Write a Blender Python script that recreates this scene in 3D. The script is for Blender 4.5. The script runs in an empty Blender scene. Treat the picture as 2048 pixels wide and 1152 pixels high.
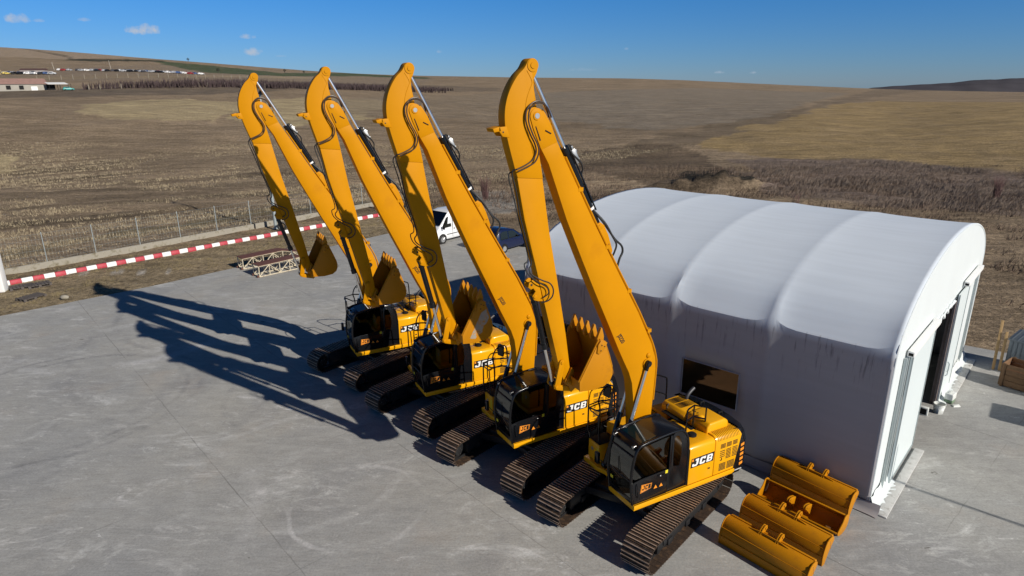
import bpy, bmesh, math, random
import numpy as np
from mathutils import Vector, Matrix, noise as mnoise
R = math.radians
S = bpy.context.scene
COL = S.collection

# ------------------------------------------------------------------ camera, sky, sun, exposure
cam_d = bpy.data.cameras.new("camera")
cam = bpy.data.objects.new("camera", cam_d)
COL.objects.link(cam)
S.camera = cam
PITCH, ROLL, FPX, CAMH = 0.305927, -0.0068706, 1285.7, 11.2578
cam_d.sensor_width = 36.0
cam_d.sensor_fit = 'HORIZONTAL'
cam_d.lens = 36.0 * FPX / 2048.0
cam_d.clip_start = 0.1
cam_d.clip_end = 20000
_f = Vector((0, math.cos(PITCH), -math.sin(PITCH)))
_r = Vector((1, 0, 0))
_u = _r.cross(_f)
_r2 = math.cos(ROLL) * _r + math.sin(ROLL) * _u
_u2 = -math.sin(ROLL) * _r + math.cos(ROLL) * _u
cam.matrix_world = Matrix((( _r2.x, _u2.x, -_f.x, 0), (_r2.y, _u2.y, -_f.y, 0), (_r2.z, _u2.z, -_f.z, CAMH), (0, 0, 0, 1)))

SUN_AZ, SUN_EL = R(-40.3), R(28.8)          # direction towards the sun, angle from +X
sun_d = bpy.data.lights.new("sun", 'SUN')
sun_d.energy = 4.85
sun_d.angle = R(0.5)
sun_d.color = (1.0, 0.935, 0.84)
sun = bpy.data.objects.new("sun", sun_d)
COL.objects.link(sun)
sv = Vector((math.cos(SUN_EL) * math.cos(SUN_AZ), math.cos(SUN_EL) * math.sin(SUN_AZ), math.sin(SUN_EL)))
sun.rotation_euler = sv.to_track_quat('Z', 'Y').to_euler()
sun.location = (40, -30, 40)

world = bpy.data.worlds.new("World")
S.world = world
world.use_nodes = True
wn, wl = world.node_tree.nodes, world.node_tree.links
wn.clear()
wo = wn.new('ShaderNodeOutputWorld')
bg = wn.new('ShaderNodeBackground')
sky = wn.new('ShaderNodeTexSky')
sky.sky_type = 'NISHITA'
sky.sun_disc = False
sky.sun_elevation = SUN_EL
sky.sun_rotation = R(90) - SUN_AZ
sky.altitude = 1500
sky.air_density = 1.0
sky.dust_density = 0.25
sky.ozone_density = 3.0
bg.inputs['Strength'].default_value = 0.058
# small fair-weather clouds: (azimuth from +Y, elevation, half width, half height) in degrees
CLOUDS = [(-35.34, 4.38, .8, 0.42), (-28.0, 3.95, 1.15, 0.52), (-20.88, 3.65, 0.62, 0.27), (-20.64, 2.55, .75, 0.42), (-34.16, 4.37, 0.4, 0.15),
          (-31.47, 4.54, 0.4, 0.17), (-5.95, 2.69, 0.28, 0.26), (9.63, 2.76, 0.2, 0.15), (17.11, 0.85, 0.4, 0.16), (19.67, 0.78, 0.35, 0.13),
          (5.85, 1.16, 1.3, 0.2), (-18.6, 2.3, 0.5, 0.1)]
CLOUD_A = [.75, 1, .7, .85, .35, .4, .5, .35, .5, .45, .16, .25]
def wnode(t, **k):
    n = wn.new(t)
    for a, b in k.items(): setattr(n, a, b)
    return n
tc = wnode('ShaderNodeTexCoord')
def vdot(vec):
    n = wnode('ShaderNodeVectorMath', operation='DOT_PRODUCT')
    wl.new(tc.outputs['Generated'], n.inputs[0]); n.inputs[1].default_value = vec
    return n.outputs['Value']
def wmath(op, a, b=None, clamp=False):
    n = wnode('ShaderNodeMath', operation=op); n.use_clamp = clamp
    for i, x in enumerate((a, b)):
        if x is None: continue
        if isinstance(x, (int, float)): n.inputs[i].default_value = x
        else: wl.new(x, n.inputs[i])
    return n.outputs[0]
nz = wnode('ShaderNodeTexNoise'); nz.inputs['Scale'].default_value = 95; nz.inputs['Detail'].default_value = 9; nz.inputs['Roughness'].default_value = .62
wl.new(tc.outputs['Generated'], nz.inputs['Vector'])
nzv = wmath('MULTIPLY', wmath('SUBTRACT', nz.outputs[0], 0.5), 3.6)
mask = None
for (az, el, hw, hh), amp in zip(CLOUDS, CLOUD_A):
    a, e = R(az), R(el)
    f = Vector((math.sin(a) * math.cos(e), math.cos(a) * math.cos(e), math.sin(e)))
    rt = Vector((math.cos(a), -math.sin(a), 0)); up = rt.cross(f)
    dx = wmath('MULTIPLY', vdot(rt), 1 / math.sin(R(hw)))
    dy = wmath('MULTIPLY', vdot(up), 1 / math.sin(R(hh)))
    dy2 = wmath('MULTIPLY', wmath('MINIMUM', dy, 0.0), 0.9)     # flatter underside
    d2 = wmath('ADD', wmath('MULTIPLY', dx, dx), wmath('MULTIPLY', wmath('ADD', dy, dy2), wmath('ADD', dy, dy2)))
    m = wmath('MULTIPLY', wmath('MULTIPLY', wmath('ADD', wmath('SUBTRACT', 1.0, d2), nzv), 0.8, True), amp, True)
    mask = m if mask is None else wmath('MAXIMUM', mask, m)
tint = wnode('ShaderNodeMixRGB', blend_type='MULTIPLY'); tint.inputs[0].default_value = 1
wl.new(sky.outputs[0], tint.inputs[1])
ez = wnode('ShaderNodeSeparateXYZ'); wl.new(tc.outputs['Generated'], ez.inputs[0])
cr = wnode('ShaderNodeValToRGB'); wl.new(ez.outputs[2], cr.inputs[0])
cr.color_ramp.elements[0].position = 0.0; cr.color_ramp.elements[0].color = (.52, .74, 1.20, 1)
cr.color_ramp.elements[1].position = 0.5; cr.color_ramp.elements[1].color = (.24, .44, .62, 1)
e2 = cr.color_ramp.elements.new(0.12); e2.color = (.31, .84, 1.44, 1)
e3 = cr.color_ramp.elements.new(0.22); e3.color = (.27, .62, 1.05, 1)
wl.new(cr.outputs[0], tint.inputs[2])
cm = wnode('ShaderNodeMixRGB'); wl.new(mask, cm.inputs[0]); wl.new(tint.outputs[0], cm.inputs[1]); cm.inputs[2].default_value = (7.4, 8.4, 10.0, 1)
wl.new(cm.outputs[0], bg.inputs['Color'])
wl.new(bg.outputs[0], wo.inputs['Surface'])
S.view_settings.view_transform = 'Standard'
S.view_settings.look = 'None'
S.view_settings.exposure = 0.08
S.view_settings.gamma = 1.0
S.render.engine = 'CYCLES'
S.render.resolution_x, S.render.resolution_y = 1024, 576
random.seed(7)
RND = random.random

# ------------------------------------------------------------------ materials
MATS = {}
def mat(name, col, rough=.6, metal=0.0, vary=.12, vscale=3.0, bump=0.0, bscale=40.0, spec=.5, coat=0.0, dirt=None, dirt_lo=.55, dirt_hi=.75, dscale=2.0, detail=5):
    if name in MATS: return MATS[name]
    m = bpy.data.materials.new(name); m.use_nodes = True
    nt = m.node_tree; n, l = nt.nodes, nt.links
    p = n['Principled BSDF']
    p.inputs['Roughness'].default_value = rough; p.inputs['Metallic'].default_value = metal
    p.inputs['Specular IOR Level'].default_value = spec
    p.inputs['Coat Weight'].default_value = coat; p.inputs['Coat Roughness'].default_value = .08
    t = n.new('ShaderNodeTexCoord')
    nn = n.new('ShaderNodeTexNoise'); nn.inputs['Scale'].default_value = vscale; nn.inputs['Detail'].default_value = detail
    l.new(t.outputs['Object'], nn.inputs['Vector'])
    mx = n.new('ShaderNodeMixRGB'); l.new(nn.outputs[0], mx.inputs[0])
    c = col
    mx.inputs[1].default_value = (c[0] * (1 - vary), c[1] * (1 - vary), c[2] * (1 - vary), 1)
    mx.inputs[2].default_value = (min(1, c[0] * (1 + vary)), min(1, c[1] * (1 + vary)), min(1, c[2] * (1 + vary)), 1)
    out = mx.outputs[0]
    if dirt:
        n2 = n.new('ShaderNodeTexNoise'); n2.inputs['Scale'].default_value = dscale; n2.inputs['Detail'].default_value = 8; n2.inputs['Roughness'].default_value = .65
        l.new(t.outputs['Object'], n2.inputs['Vector'])
        rp = n.new('ShaderNodeMapRange'); rp.inputs[1].default_value = dirt_lo; rp.inputs[2].default_value = dirt_hi
        l.new(n2.outputs[0], rp.inputs[0])
        m2 = n.new('ShaderNodeMixRGB'); l.new(rp.outputs[0], m2.inputs[0]); l.new(out, m2.inputs[1]); m2.inputs[2].default_value = (*dirt, 1)
        out = m2.outputs[0]
    l.new(out, p.inputs['Base Color'])
    if bump:
        nb = n.new('ShaderNodeTexNoise'); nb.inputs['Scale'].default_value = bscale; nb.inputs['Detail'].default_value = 4
        l.new(t.outputs['Object'], nb.inputs['Vector'])
        bb = n.new('ShaderNodeBump'); bb.inputs['Strength'].default_value = bump; bb.inputs['Distance'].default_value = .02
        l.new(nb.outputs[0], bb.inputs['Height']); l.new(bb.outputs[0], p.inputs['Normal'])
    MATS[name] = m
    return m
BOOMY = mat('boom_yellow_paint', (.535, .220, .0008), .5, vary=.10, vscale=1.2, bump=.05, bscale=6, dirt=(.46, .18, .003), dirt_lo=.56, dirt_hi=.85, dscale=1.5, spec=.10)
BODYY = mat('body_yellow_paint', (.80, .37, .004), .35, vary=.04, vscale=2, coat=.15, spec=.3)
BLACK = mat('black_paint', (.006, .0065, .008), .22, vary=.2, spec=.35, coat=.1)
MATTE = mat('matte_black', (.009, .009, .0095), .7, vary=.4, spec=.25)
RUBBER = mat('rubber_hose', (.018, .018, .017), .5, vary=.3)
CHROME = mat('chrome_rod', (.82, .81, .78), .30, 1.0, vary=.04)
STEEL = mat('bare_steel', (.45, .45, .44), .4, .9, vary=.2)
GREYP = mat('grey_pipe', (.06, .06, .065), .5, .5, vary=.2)
SHOE = mat('track_shoe_steel', (.055, .036, .025), .6, .2, vary=.45, vscale=14, bump=.3, bscale=50, dirt=(.14, .082, .045), dirt_lo=.50, dirt_hi=.68, dscale=9)
WORN = mat('worn_grouser_edge', (.42, .30, .22), .5, .3, vary=.7, vscale=4)
TFRAME = mat('undercarriage_black', (.012, .012, .013), .5, vary=.4, vscale=6)
WHITE = mat('white_paint', (.78, .78, .76), .45, vary=.04)
BLKDECAL = mat('black_decal', (.01, .01, .01), .4, vary=0)
ORANGE = mat('orange_decal', (.80, .27, .02), .45, vary=.03)
REDP = mat('red_paint', (.42, .035, .055), .6, vary=.25, vscale=5, dirt=(.30, .12, .11), dirt_lo=.55, dirt_hi=.75, dscale=6)
YELREF = mat('yellow_sticker', (.75, .62, .03), .4, vary=.03)
BUCKETY = mat('bucket_yellow_paint', (.47, .185, .002), .45, vary=.06, vscale=2.5, bump=.06, bscale=10, dirt=(.33, .13, .006), dirt_lo=.55, dirt_hi=.8, dscale=2.5, spec=.25)
SEATM = mat('seat_fabric', (.03, .03, .033), .85, vary=.3)

def glass(name, tint, refl=.5, rough=.03):
    m = bpy.data.materials.new(name); m.use_nodes = True
    n, l = m.node_tree.nodes, m.node_tree.links
    n.remove(n['Principled BSDF'])
    o = n['Material Output']
    tr = n.new('ShaderNodeBsdfTransparent'); tr.inputs[0].default_value = (*tint, 1)
    gl = n.new('ShaderNodeBsdfGlossy'); gl.inputs['Roughness'].default_value = rough; gl.inputs[0].default_value = (.9, .95, .95, 1)
    fr = n.new('ShaderNodeFresnel'); fr.inputs[0].default_value = 1.52
    mm = n.new('ShaderNodeMath'); mm.operation = 'MULTIPLY_ADD'; mm.inputs[1].default_value = 1.0; mm.inputs[2].default_value = refl * .06
    l.new(fr.outputs[0], mm.inputs[0])
    mx = n.new('ShaderNodeMixShader'); l.new(mm.outputs[0], mx.inputs[0]); l.new(tr.outputs[0], mx.inputs[1]); l.new(gl.outputs[0], mx.inputs[2])
    l.new(mx.outputs[0], o.inputs['Surface'])
    return m
GLASS = glass('cab_glass', (.13, .17, .165), 1.0)
SHEET = glass('clear_brown_sheet', (.40, .30, .22), .2, .2)
DGLASS = glass('dark_car_glass', (.10, .12, .12), 1.0)
SKYGL = mat('tinted_roof_glass', (.003, .014, .017), .08, vary=.1)

# ------------------------------------------------------------------ mesh helpers
class MB:
    def __init__(s): s.v = []; s.f = []; s.m = []; s.sm = []
    def add(s, vs, fs, mi=0, smooth=False):
        o = len(s.v); s.v += [tuple(x) for x in vs]
        for f in fs: s.f.append(tuple(o + i for i in f)); s.m.append(mi); s.sm.append(smooth)
        return s
    def box(s, x0, x1, y0, y1, z0, z1, mi=0, M=None):
        vs = [Vector((x, y, z)) for z in (z0, z1) for y in (y0, y1) for x in (x0, x1)]
        if M is not None: vs = [M @ v for v in vs]
        return s.add(vs, [(0, 2, 3, 1), (4, 5, 7, 6), (0, 1, 5, 4), (2, 6, 7, 3), (0, 4, 6, 2), (1, 3, 7, 5)], mi)
    def prism(s, poly, a0, a1, ax='y', mi=0, M=None, smooth=False):
        # poly is a list of the two coordinates other than ax
        n = len(poly); vs = []
        for a in (a0, a1):
            for p, q in poly:
                v = {'y': (p, a, q), 'x': (a, p, q), 'z': (p, q, a)}[ax]
                vs.append(Vector(v))
        if M is not None: vs = [M @ v for v in vs]
        s.add(vs, [tuple(range(n)), tuple(range(2 * n - 1, n - 1, -1))], mi)
        return s.add(vs, [(i, i + n, (i + 1) % n + n, (i + 1) % n) for i in range(n)], mi, smooth)
    def strip(s, pts, th, a0, a1, ax='y', mi=0):
        # open profile thickened to its right hand side, extruded along ax
        P = [Vector((p[0], p[1])) for p in pts]; off = []
        for i, p in enumerate(P):
            d = (P[min(i + 1, len(P) - 1)] - P[max(i - 1, 0)]).normalized()
            off.append(p + Vector((d.y, -d.x)) * th)
        return s.prism([tuple(p) for p in P] + [tuple(p) for p in reversed(off)], a0, a1, ax, mi)
    def tube(s, pts, r, seg=8, mi=0, cap=True):
        P = [Vector(p) for p in pts]; n = len(P); vs = []; rr = r if isinstance(r, (list, tuple)) else [r] * n
        up = None
        for i, p in enumerate(P):
            d = (P[min(i + 1, n - 1)] - P[max(i - 1, 0)])
            d = d.normalized() if d.length > 1e-9 else Vector((0, 0, 1))
            if up is None: up = Vector((0, 0, 1)) if abs(d.z) < .9 else Vector((1, 0, 0))
            a = d.cross(up).normalized(); b = a.cross(d).normalized(); up = b
            for k in range(seg):
                t = 2 * math.pi * k / seg
                vs.append(p + rr[i] * (math.cos(t) * a + math.sin(t) * b))
        fs = [(i * seg + k, i * seg + (k + 1) % seg, (i + 1) * seg + (k + 1) % seg, (i + 1) * seg + k) for i in range(n - 1) for k in range(seg)]
        s.add(vs, fs, mi, True)
        if cap: s.add(vs, [tuple(range(seg - 1, -1, -1)), tuple(range((n - 1) * seg, n * seg))], mi)
        return s
    def cyl(s, p0, p1, r, seg=16, mi=0): return s.tube([p0, p1], r, seg, mi)
    def disc(s, x, z, y0, y1, r, seg=20, mi=0): return s.cyl((x, y0, z), (x, y1, z), r, seg, mi)
    def sphere(s, c, r, u=10, v=7, mi=0, sc=(1, 1, 1)):
        vs = [(c[0], c[1], c[2] + r * sc[2])]
        for j in range(1, v):
            ph = math.pi * j / v
            for i in range(u):
                th = 2 * math.pi * i / u
                vs.append((c[0] + r * sc[0] * math.sin(ph) * math.cos(th), c[1] + r * sc[1] * math.sin(ph) * math.sin(th), c[2] + r * sc[2] * math.cos(ph)))
        vs.append((c[0], c[1], c[2] - r * sc[2])); L = len(vs) - 1
        fs = [(0, 1 + i, 1 + (i + 1) % u) for i in range(u)]
        for j in range(v - 2):
            for i in range(u):
                a = 1 + j * u + i; b = 1 + j * u + (i + 1) % u
                fs.append((a, a + u, b + u, b))
        fs += [(L, 1 + (v - 2) * u + (i + 1) % u, 1 + (v - 2) * u + i) for i in range(u)]
        return s.add(vs, fs, mi, True)
    def mesh(s, name, mats, bevel=0, seg=2):
        me = bpy.data.meshes.new(name)
        me.from_pydata(s.v, [], s.f)
        me.polygons.foreach_set('material_index', s.m)
        bm = bmesh.new(); bm.from_mesh(me)
        bmesh.ops.remove_doubles(bm, verts=bm.verts, dist=1e-5)
        bmesh.ops.recalc_face_normals(bm, faces=bm.faces)
        if bevel:
            es = [e for e in bm.edges if len(e.link_faces) == 2 and e.calc_face_angle(0) > R(35)]
            bmesh.ops.bevel(bm, geom=es, offset=bevel, segments=seg, profile=.5, affect='EDGES', clamp_overlap=True)
        for f in bm.faces: f.smooth = True
        bm.to_mesh(me); bm.free()
        me.set_sharp_from_angle(angle=R(40))
        for m in (mats if isinstance(mats, (list, tuple)) else [mats]): me.materials.append(m)
        return me
    def build(s, name, mats, parent=None, bevel=0, loc=None, label=None, seg=2):
        o = bpy.data.objects.new(name, s.mesh(name, mats, bevel, seg)); COL.objects.link(o)
        if parent is not None: o.parent = parent
        if loc is not None: o.location = loc
        if label: o['label'] = label
        return o
def tag(o, label=None, cat=None, group=None, kind=None):
    for k, v in (('label', label), ('category', cat), ('group', group), ('kind', kind)):
        if v: o[k] = v
    return o
def empty(name, loc=(0, 0, 0), rz=0, label=None, cat=None, group=None):
    o = bpy.data.objects.new(name, None); COL.objects.link(o)
    o.location = loc; o.rotation_euler = (0, 0, rz); o.empty_display_size = .3
    return tag(o, label, cat, group)
def copy_tree(o, parent=None):
    c = o.copy(); COL.objects.link(c)
    if parent is not None: c.parent = parent
    for ch in list(o.children): copy_tree(ch, c)
    return c
def arc(cx, cz, r, a0, a1, n):
    return [(cx + r * math.cos(R(a0 + (a1 - a0) * i / n)), cz + r * math.sin(R(a0 + (a1 - a0) * i / n))) for i in range(n + 1)]
def smoothpath(pts, n=5):
    P = [Vector(p) for p in pts]; out = []
    for i in range(len(P) - 1):
        a, b, c, d = P[max(i - 1, 0)], P[i], P[i + 1], P[min(i + 2, len(P) - 1)]
        for k in range(n):
            t = k / n
            out.append(.5 * ((2 * b) + (c - a) * t + (2 * a - 5 * b + 4 * c - d) * t * t + (3 * b - a - 3 * c + d) * t ** 3))
    out.append(P[-1]); return out
def text_mesh(txt, size, bold=.0, shear=0.0, ext=.003, sx=1.0):
    cu = bpy.data.curves.new('lettering', 'FONT'); cu.body = txt; cu.size = size; cu.offset = bold; cu.shear = shear; cu.extrude = ext
    cu.align_x = 'CENTER'; cu.align_y = 'CENTER'; cu.resolution_u = 3
    o = bpy.data.objects.new('lettering', cu); COL.objects.link(o)
    dg = bpy.context.evaluated_depsgraph_get()
    me = bpy.data.meshes.new_from_object(o.evaluated_get(dg))
    bpy.data.objects.remove(o); bpy.data.curves.remove(cu)
    for v in me.vertices: v.co.x *= sx
    return me
def place_text(name, me, m, parent, origin, u, v, label=None):
    u = Vector(u).normalized(); v = Vector(v).normalized(); w = u.cross(v)
    M = Matrix(((u.x, v.x, w.x, origin[0]), (u.y, v.y, w.y, origin[1]), (u.z, v.z, w.z, origin[2]), (0, 0, 0, 1)))
    me = me.copy(); me.transform(M); me.materials.clear(); me.materials.append(m)
    o = bpy.data.objects.new(name, me); COL.objects.link(o); o.parent = parent
    if label: o['label'] = label
    return o
# the block capitals J, C, B of the maker's badge, in a 1 x 1 cell each
def badge_letters():
    J = [(.42, 1), (1, 1), (1, .22), (.78, 0), (.1, 0), (-.05, .14), (-.05, .38), (.28, .38), (.28, .24), (.64, .24), (.64, .76), (.42, .76)]
    C = [(1.0, 1), (1.0, .64), (.68, .64), (.68, .76), (.36, .76), (.36, .24), (.68, .24), (.68, .36), (1.0, .36), (1.0, .16), (.84, 0), (.14, 0), (0, .16), (0, .84), (.14, 1)]
    B1 = [(0, 0), (0, 1), (.84, 1), (1, .86), (1, .62), (.92, .5), (1, .38), (1, .14), (.84, 0)]
    return J, C, B1
def badge(mb, x0, z0, w, h, y, gap=.10, mi=0, mb2=None, mi2=0, shear=.16, th=.006):
    cw = (w - 2 * gap * w / 3) / 3
    def P(poly, i, dy):
        out = []
        for a, b in poly:
            uu = i * (cw + gap * w / 3) + a * cw + (b - .5) * h * shear
            out.append((x0 - uu, z0 + b * h))
        mb.prism(out, y, y + dy, 'y', mi if dy == th else mi2)
    J, C, B = badge_letters()
    P(J, 0, th); P(C, 1, th); P(B, 2, th)
    for lo in (.20, .60):
        P([(.36, lo), (.36, lo + .2), (.70, lo + .2), (.70, lo)], 2, th + .002)

# ------------------------------------------------------------------ ground: fields, hills, yard
TAB = [(-42.18, [0.0, 0.0, 5.92, 10.55, 22.15, 43.83, 89.12]), (-37.16, [0.0, 0.0, 5.76, 9.91, 21.02, 42.52, 87.02]), (-26.83, [0.0, 0.0, 4.33, 9.08, 19.23, 32.92, 61.76]),
       (-13.43, [0.0, 0.0, 2.29, 5.9, 11.3, 18.11, 35.15]), (-0.91, [0.0, 0.0, 1.11, 2.01, 5.15, 12.43, 25.99]), (11.71, [0.0, 0.0, 0.87, 0.82, 3.76, 8.43, 20.45]),
       (23.29, [0.0, 0.0, 0.74, 1.2, 2.02, 2.72, 6.61]), (30.09, [0.0, 0.0, 0.0, 0.0, 0.52, -0.35, -2.04]), (37.39, [0.0, 0.0, 0.85, 0.99, -0.07, -2.46, -8.26]), (43.6, [0.0, 0.0, 0.65, 0.65, -0.67, -3.46, -9.86])]
ST = [60, 110, 160, 270, 480, 800, 1300]
def catm(xs, ys, x):
    if x <= xs[0]: return ys[0]
    if x >= xs[-1]: return ys[-1]
    i = max(j for j in range(len(xs)) if xs[j] <= x); i = min(i, len(xs) - 2)
    h = xs[i + 1] - xs[i]; t = (x - xs[i]) / h
    m0 = (ys[i + 1] - ys[i - 1]) / (xs[i + 1] - xs[i - 1]) if i > 0 else (ys[1] - ys[0]) / h
    m1 = (ys[i + 2] - ys[i]) / (xs[i + 2] - xs[i]) if i + 2 < len(xs) else (ys[-1] - ys[-2]) / h
    return (2 * t ** 3 - 3 * t * t + 1) * ys[i] + (t ** 3 - 2 * t * t + t) * h * m0 + (-2 * t ** 3 + 3 * t * t) * ys[i + 1] + (t ** 3 - t * t) * h * m1
AZS = [a for a, _ in TAB]
def ground_z(x, y):
    if y < 60: return 0.0
    az = math.degrees(math.atan2(x, y))
    zs = [catm(AZS, [t[1][k] for t in TAB], az) for k in range(len(ST))]
    if y > 1300:
        return zs[-1] - (y - 1300) * .06
    return catm([math.log(s) for s in ST], zs, math.log(y))
# region masks, each a world polygon with an albedo
def inpoly(x, y, P):
    c = False; j = len(P) - 1
    for i in range(len(P)):
        if (P[i][1] > y) != (P[j][1] > y) and x < (P[j][0] - P[i][0]) * (y - P[i][1]) / (P[j][1] - P[i][1]) + P[i][0]: c = not c
        j = i
    return c
REG = [
    ([(-365.4, 467.1), (-407.0, 575.7), (-487.6, 975.5), (-257.9, 1088.3), (-118.6, 995.1), (-97.4, 815.5), (-161.5, 418.7), (-283.1, 360.6)], (0.192, 0.151, 0.109), 0.7),
    ([(-574.9, 1088.3), (-461.7, 1045.9), (-315.5, 928.1), (-302.1, 1276.1), (-130.9, 1099.2), (-118.6, 995.1), (-232.5, 1045.9), (-266.7, 783.7), (-302.0, 681.8)], (0.058, 0.075, 0.039), 0.95),
    ([(-1098.6, 1423.7), (-954.4, 1423.7), (-709.8, 1423.7), (-689.6, 1423.7), (-587.7, 900.8), (-679.1, 909.9), (-691.8, 891.9)], (0.254, 0.199, 0.144), 0.9),
    ([(-593.5, 909.9), (-590.5, 1045.9), (-579.2, 1143.8), (-545.9, 1077.5), (-542.1, 900.8), (-570.7, 874.4)], (0.03, 0.032, 0.022), 0.9),
    ([(-930.3, 1288.9), (-801.3, 1155.3), (-662.0, 1005.0), (-598.6, 928.1), (-597.7, 937.4), (-689.3, 1056.3), (-800.8, 1166.8), (-1017.2, 1423.7)], (0.072, 0.06, 0.042), 0.7),
    ([(-328.0, 418.7), (-236.0, 476.5), (-243.7, 558.8), (-218.6, 500.8), (-216.0, 435.7), (-297.3, 379.0)], (0.211, 0.165, 0.106), 0.8),
    ([(-239.3, 505.8), (-266.7, 783.7), (-238.9, 848.6), (-220.8, 783.7), (-218.5, 476.5)], (0.251, 0.198, 0.132), 0.8),
    ([(-126.5, 196.6), (-124.0, 230.5), (-94.1, 232.8), (-75.9, 187.0), (-69.7, 156.3), (-84.1, 154.8), (-106.2, 164.3)], (0.33, 0.265, 0.155), 0.85),
    ([(-87.9, 217.1), (-82.5, 275.7), (-55.4, 284.0), (-40.1, 221.5), (-41.4, 171.0), (-50.5, 144.4), (-63.8, 156.3)], (0.33, 0.265, 0.155), 0.85),
    ([(-95.8, 116.0), (-88.6, 118.3), (-80.6, 109.3), (-74.2, 96.0), (-77.8, 93.2)], (0.36, 0.29, 0.17), 0.9),
    ([(-221.3, 275.7), (-188.9, 295.6), (-127.6, 343.1), (-132.2, 444.5), (-105.4, 353.5), (-121.3, 262.3), (-182.0, 225.9)], (0.098, 0.081, 0.065), 0.7),
    ([(-181.8, 471.8), (-114.0, 695.5), (-10.1, 642.3), (-8.8, 553.2), (-93.2, 390.5), (-139.4, 360.6)], (0.119, 0.095, 0.07), 0.6),
    ([(-73.9, 259.7), (-8.2, 516.0), (87.9, 422.9), (50.2, 239.8), (-3.2, 196.6), (-46.1, 190.8)], (0.187, 0.15, 0.106), 0.6),
    ([(27.4, 537.0), (222.8, 791.5), (351.7, 695.5), (70.9, 196.6), (32.6, 154.8), (11.9, 202.5)], (0.187, 0.157, 0.12), 0.8),
    ([(33.0, 124.4), (53.2, 153.3), (79.0, 194.6), (174.3, 353.5), (222.2, 402.4), (283.2, 364.3), (312.0, 353.5), (76.8, 84.4), (67.1, 83.5), (56.5, 97.0), (46.8, 101.9), (39.1, 111.5), (33.5, 116.0)], (0.241, 0.175, 0.087), 0.9),
    ([(9.4, 96.0), (22.8, 125.6), (41.6, 153.3), (67.9, 196.6), (118.5, 273.0), (205.1, 410.5), (183.1, 371.6), (78.2, 192.7), (53.2, 153.3), (33.0, 124.4), (26.5, 112.6), (13.4, 87.8)], (0.074, 0.06, 0.043), 0.4),
    ([(1.3, 97.0), (11.4, 117.2), (26.4, 124.4), (31.7, 116.0), (29.1, 95.1), (31.2, 84.4), (26.0, 69.8), (18.9, 71.9), (11.7, 85.2), (3.8, 86.1)], (0.084, 0.062, 0.043), 0.7),
    ([(23.3, 86.9), (29.1, 90.5), (31.5, 83.5), (27.8, 73.4), (22.5, 72.7), (20.4, 77.9)], (0.022, 0.02, 0.016), 0.95),
    ([(34.6, 102.9), (45.6, 102.9), (57.5, 96.0), (66.4, 82.7), (73.9, 81.1), (48.3, 51.8), (40.7, 59.0), (32.9, 62.0), (28.2, 69.8)], (0.155, 0.119, 0.097), 0.85),
    ([(781.0, 1423.7), (929.6, 1423.7), (685.1, 1110.2), (190.5, 375.3), (124.4, 286.9), (225.2, 457.9)], (0.072, 0.062, 0.054), 0.3),
    ([(-7.0, 73.4), (-1.3, 74.9), (2.0, 67.8), (2.7, 60.2), (-1.0, 57.8), (-4.4, 59.6), (-7.4, 66.4)], (0.3, 0.285, 0.26), 0.6),
    ([(-37.3, 43.7), (-34.0, 50.8), (-22.3, 61.4), (-13.6, 66.4), (-12.6, 63.9), (-21.3, 58.4), (-32.2, 47.8), (-34.7, 40.4)], (0.13, 0.115, 0.06), 0.4),
    ([(-44, 21.5), (-36, 30.6), (-30.3, 37.0), (-11.8, 57.9), (-5, 65.6), (-4, 60), (-6, 55), (-10.4, 49.7), (-17.5, 41), (-26.7, 31.3), (-42, 15)], (0.235, 0.185, 0.115), 0.85),
    ([(-33.3, 40.0), (-30.2, 40.0), (-25.9, 40.4), (-22.5, 40.0), (-29.6, 40.0), (-31.8, 40.0)], (0.40, 0.37, 0.33), 0.9),]
MOUNDS = [(24.3, 74.9, 7.5, 1.5), (18.3, 73.9, 4.0, .8)]

YARD = [(-62, -1.2), (-26.7, 31.3), (-21.5, 36.4), (-17.5, 41.1), (-10.4, 49.7), (-6.0, 54.9), (3.4, 46.8), (11.5, 37.2), (19.97, 26.9), (34, 16.6), (46, -14), (20, -30), (-40, -30)]
def fbm(x, y, s, o=4):
    return mnoise.fractal(Vector((x * s, y * s, 3.1)), 1.0, 2.0, o)
def ground_col(x, y):
    n1 = fbm(x, y, .02); n2 = fbm(x, y, .11)
    wx, wy = x + 6 * fbm(x + 50, y, .05) * min(1, y / 150), y + 6 * fbm(x, y + 90, .05) * min(1, y / 150)
    c = Vector((.208, .158, .105)) * (1 + .2 * n1)
    # furrow bands of the near left field, parallel to the fence
    if y > 40 and x < 25:
        t = (x * -.40 + y * .917); q_ = (x * .917 + y * .40); b = mnoise.noise(Vector((t * .16, q_ * .02, 0))) + .7 * mnoise.noise(Vector((t * .5, q_ * .045, 5)))
        c *= 1 + .95 * max(-.75, min(.35, b)) * max(0, min(1, (120 - y) / 50))
    for P, col, a in REG:
        if inpoly(wx, wy, P):
            k = a * (1 + .35 * n2)
            c = c.lerp(Vector(col), max(0, min(1, k)))
    return c
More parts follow.
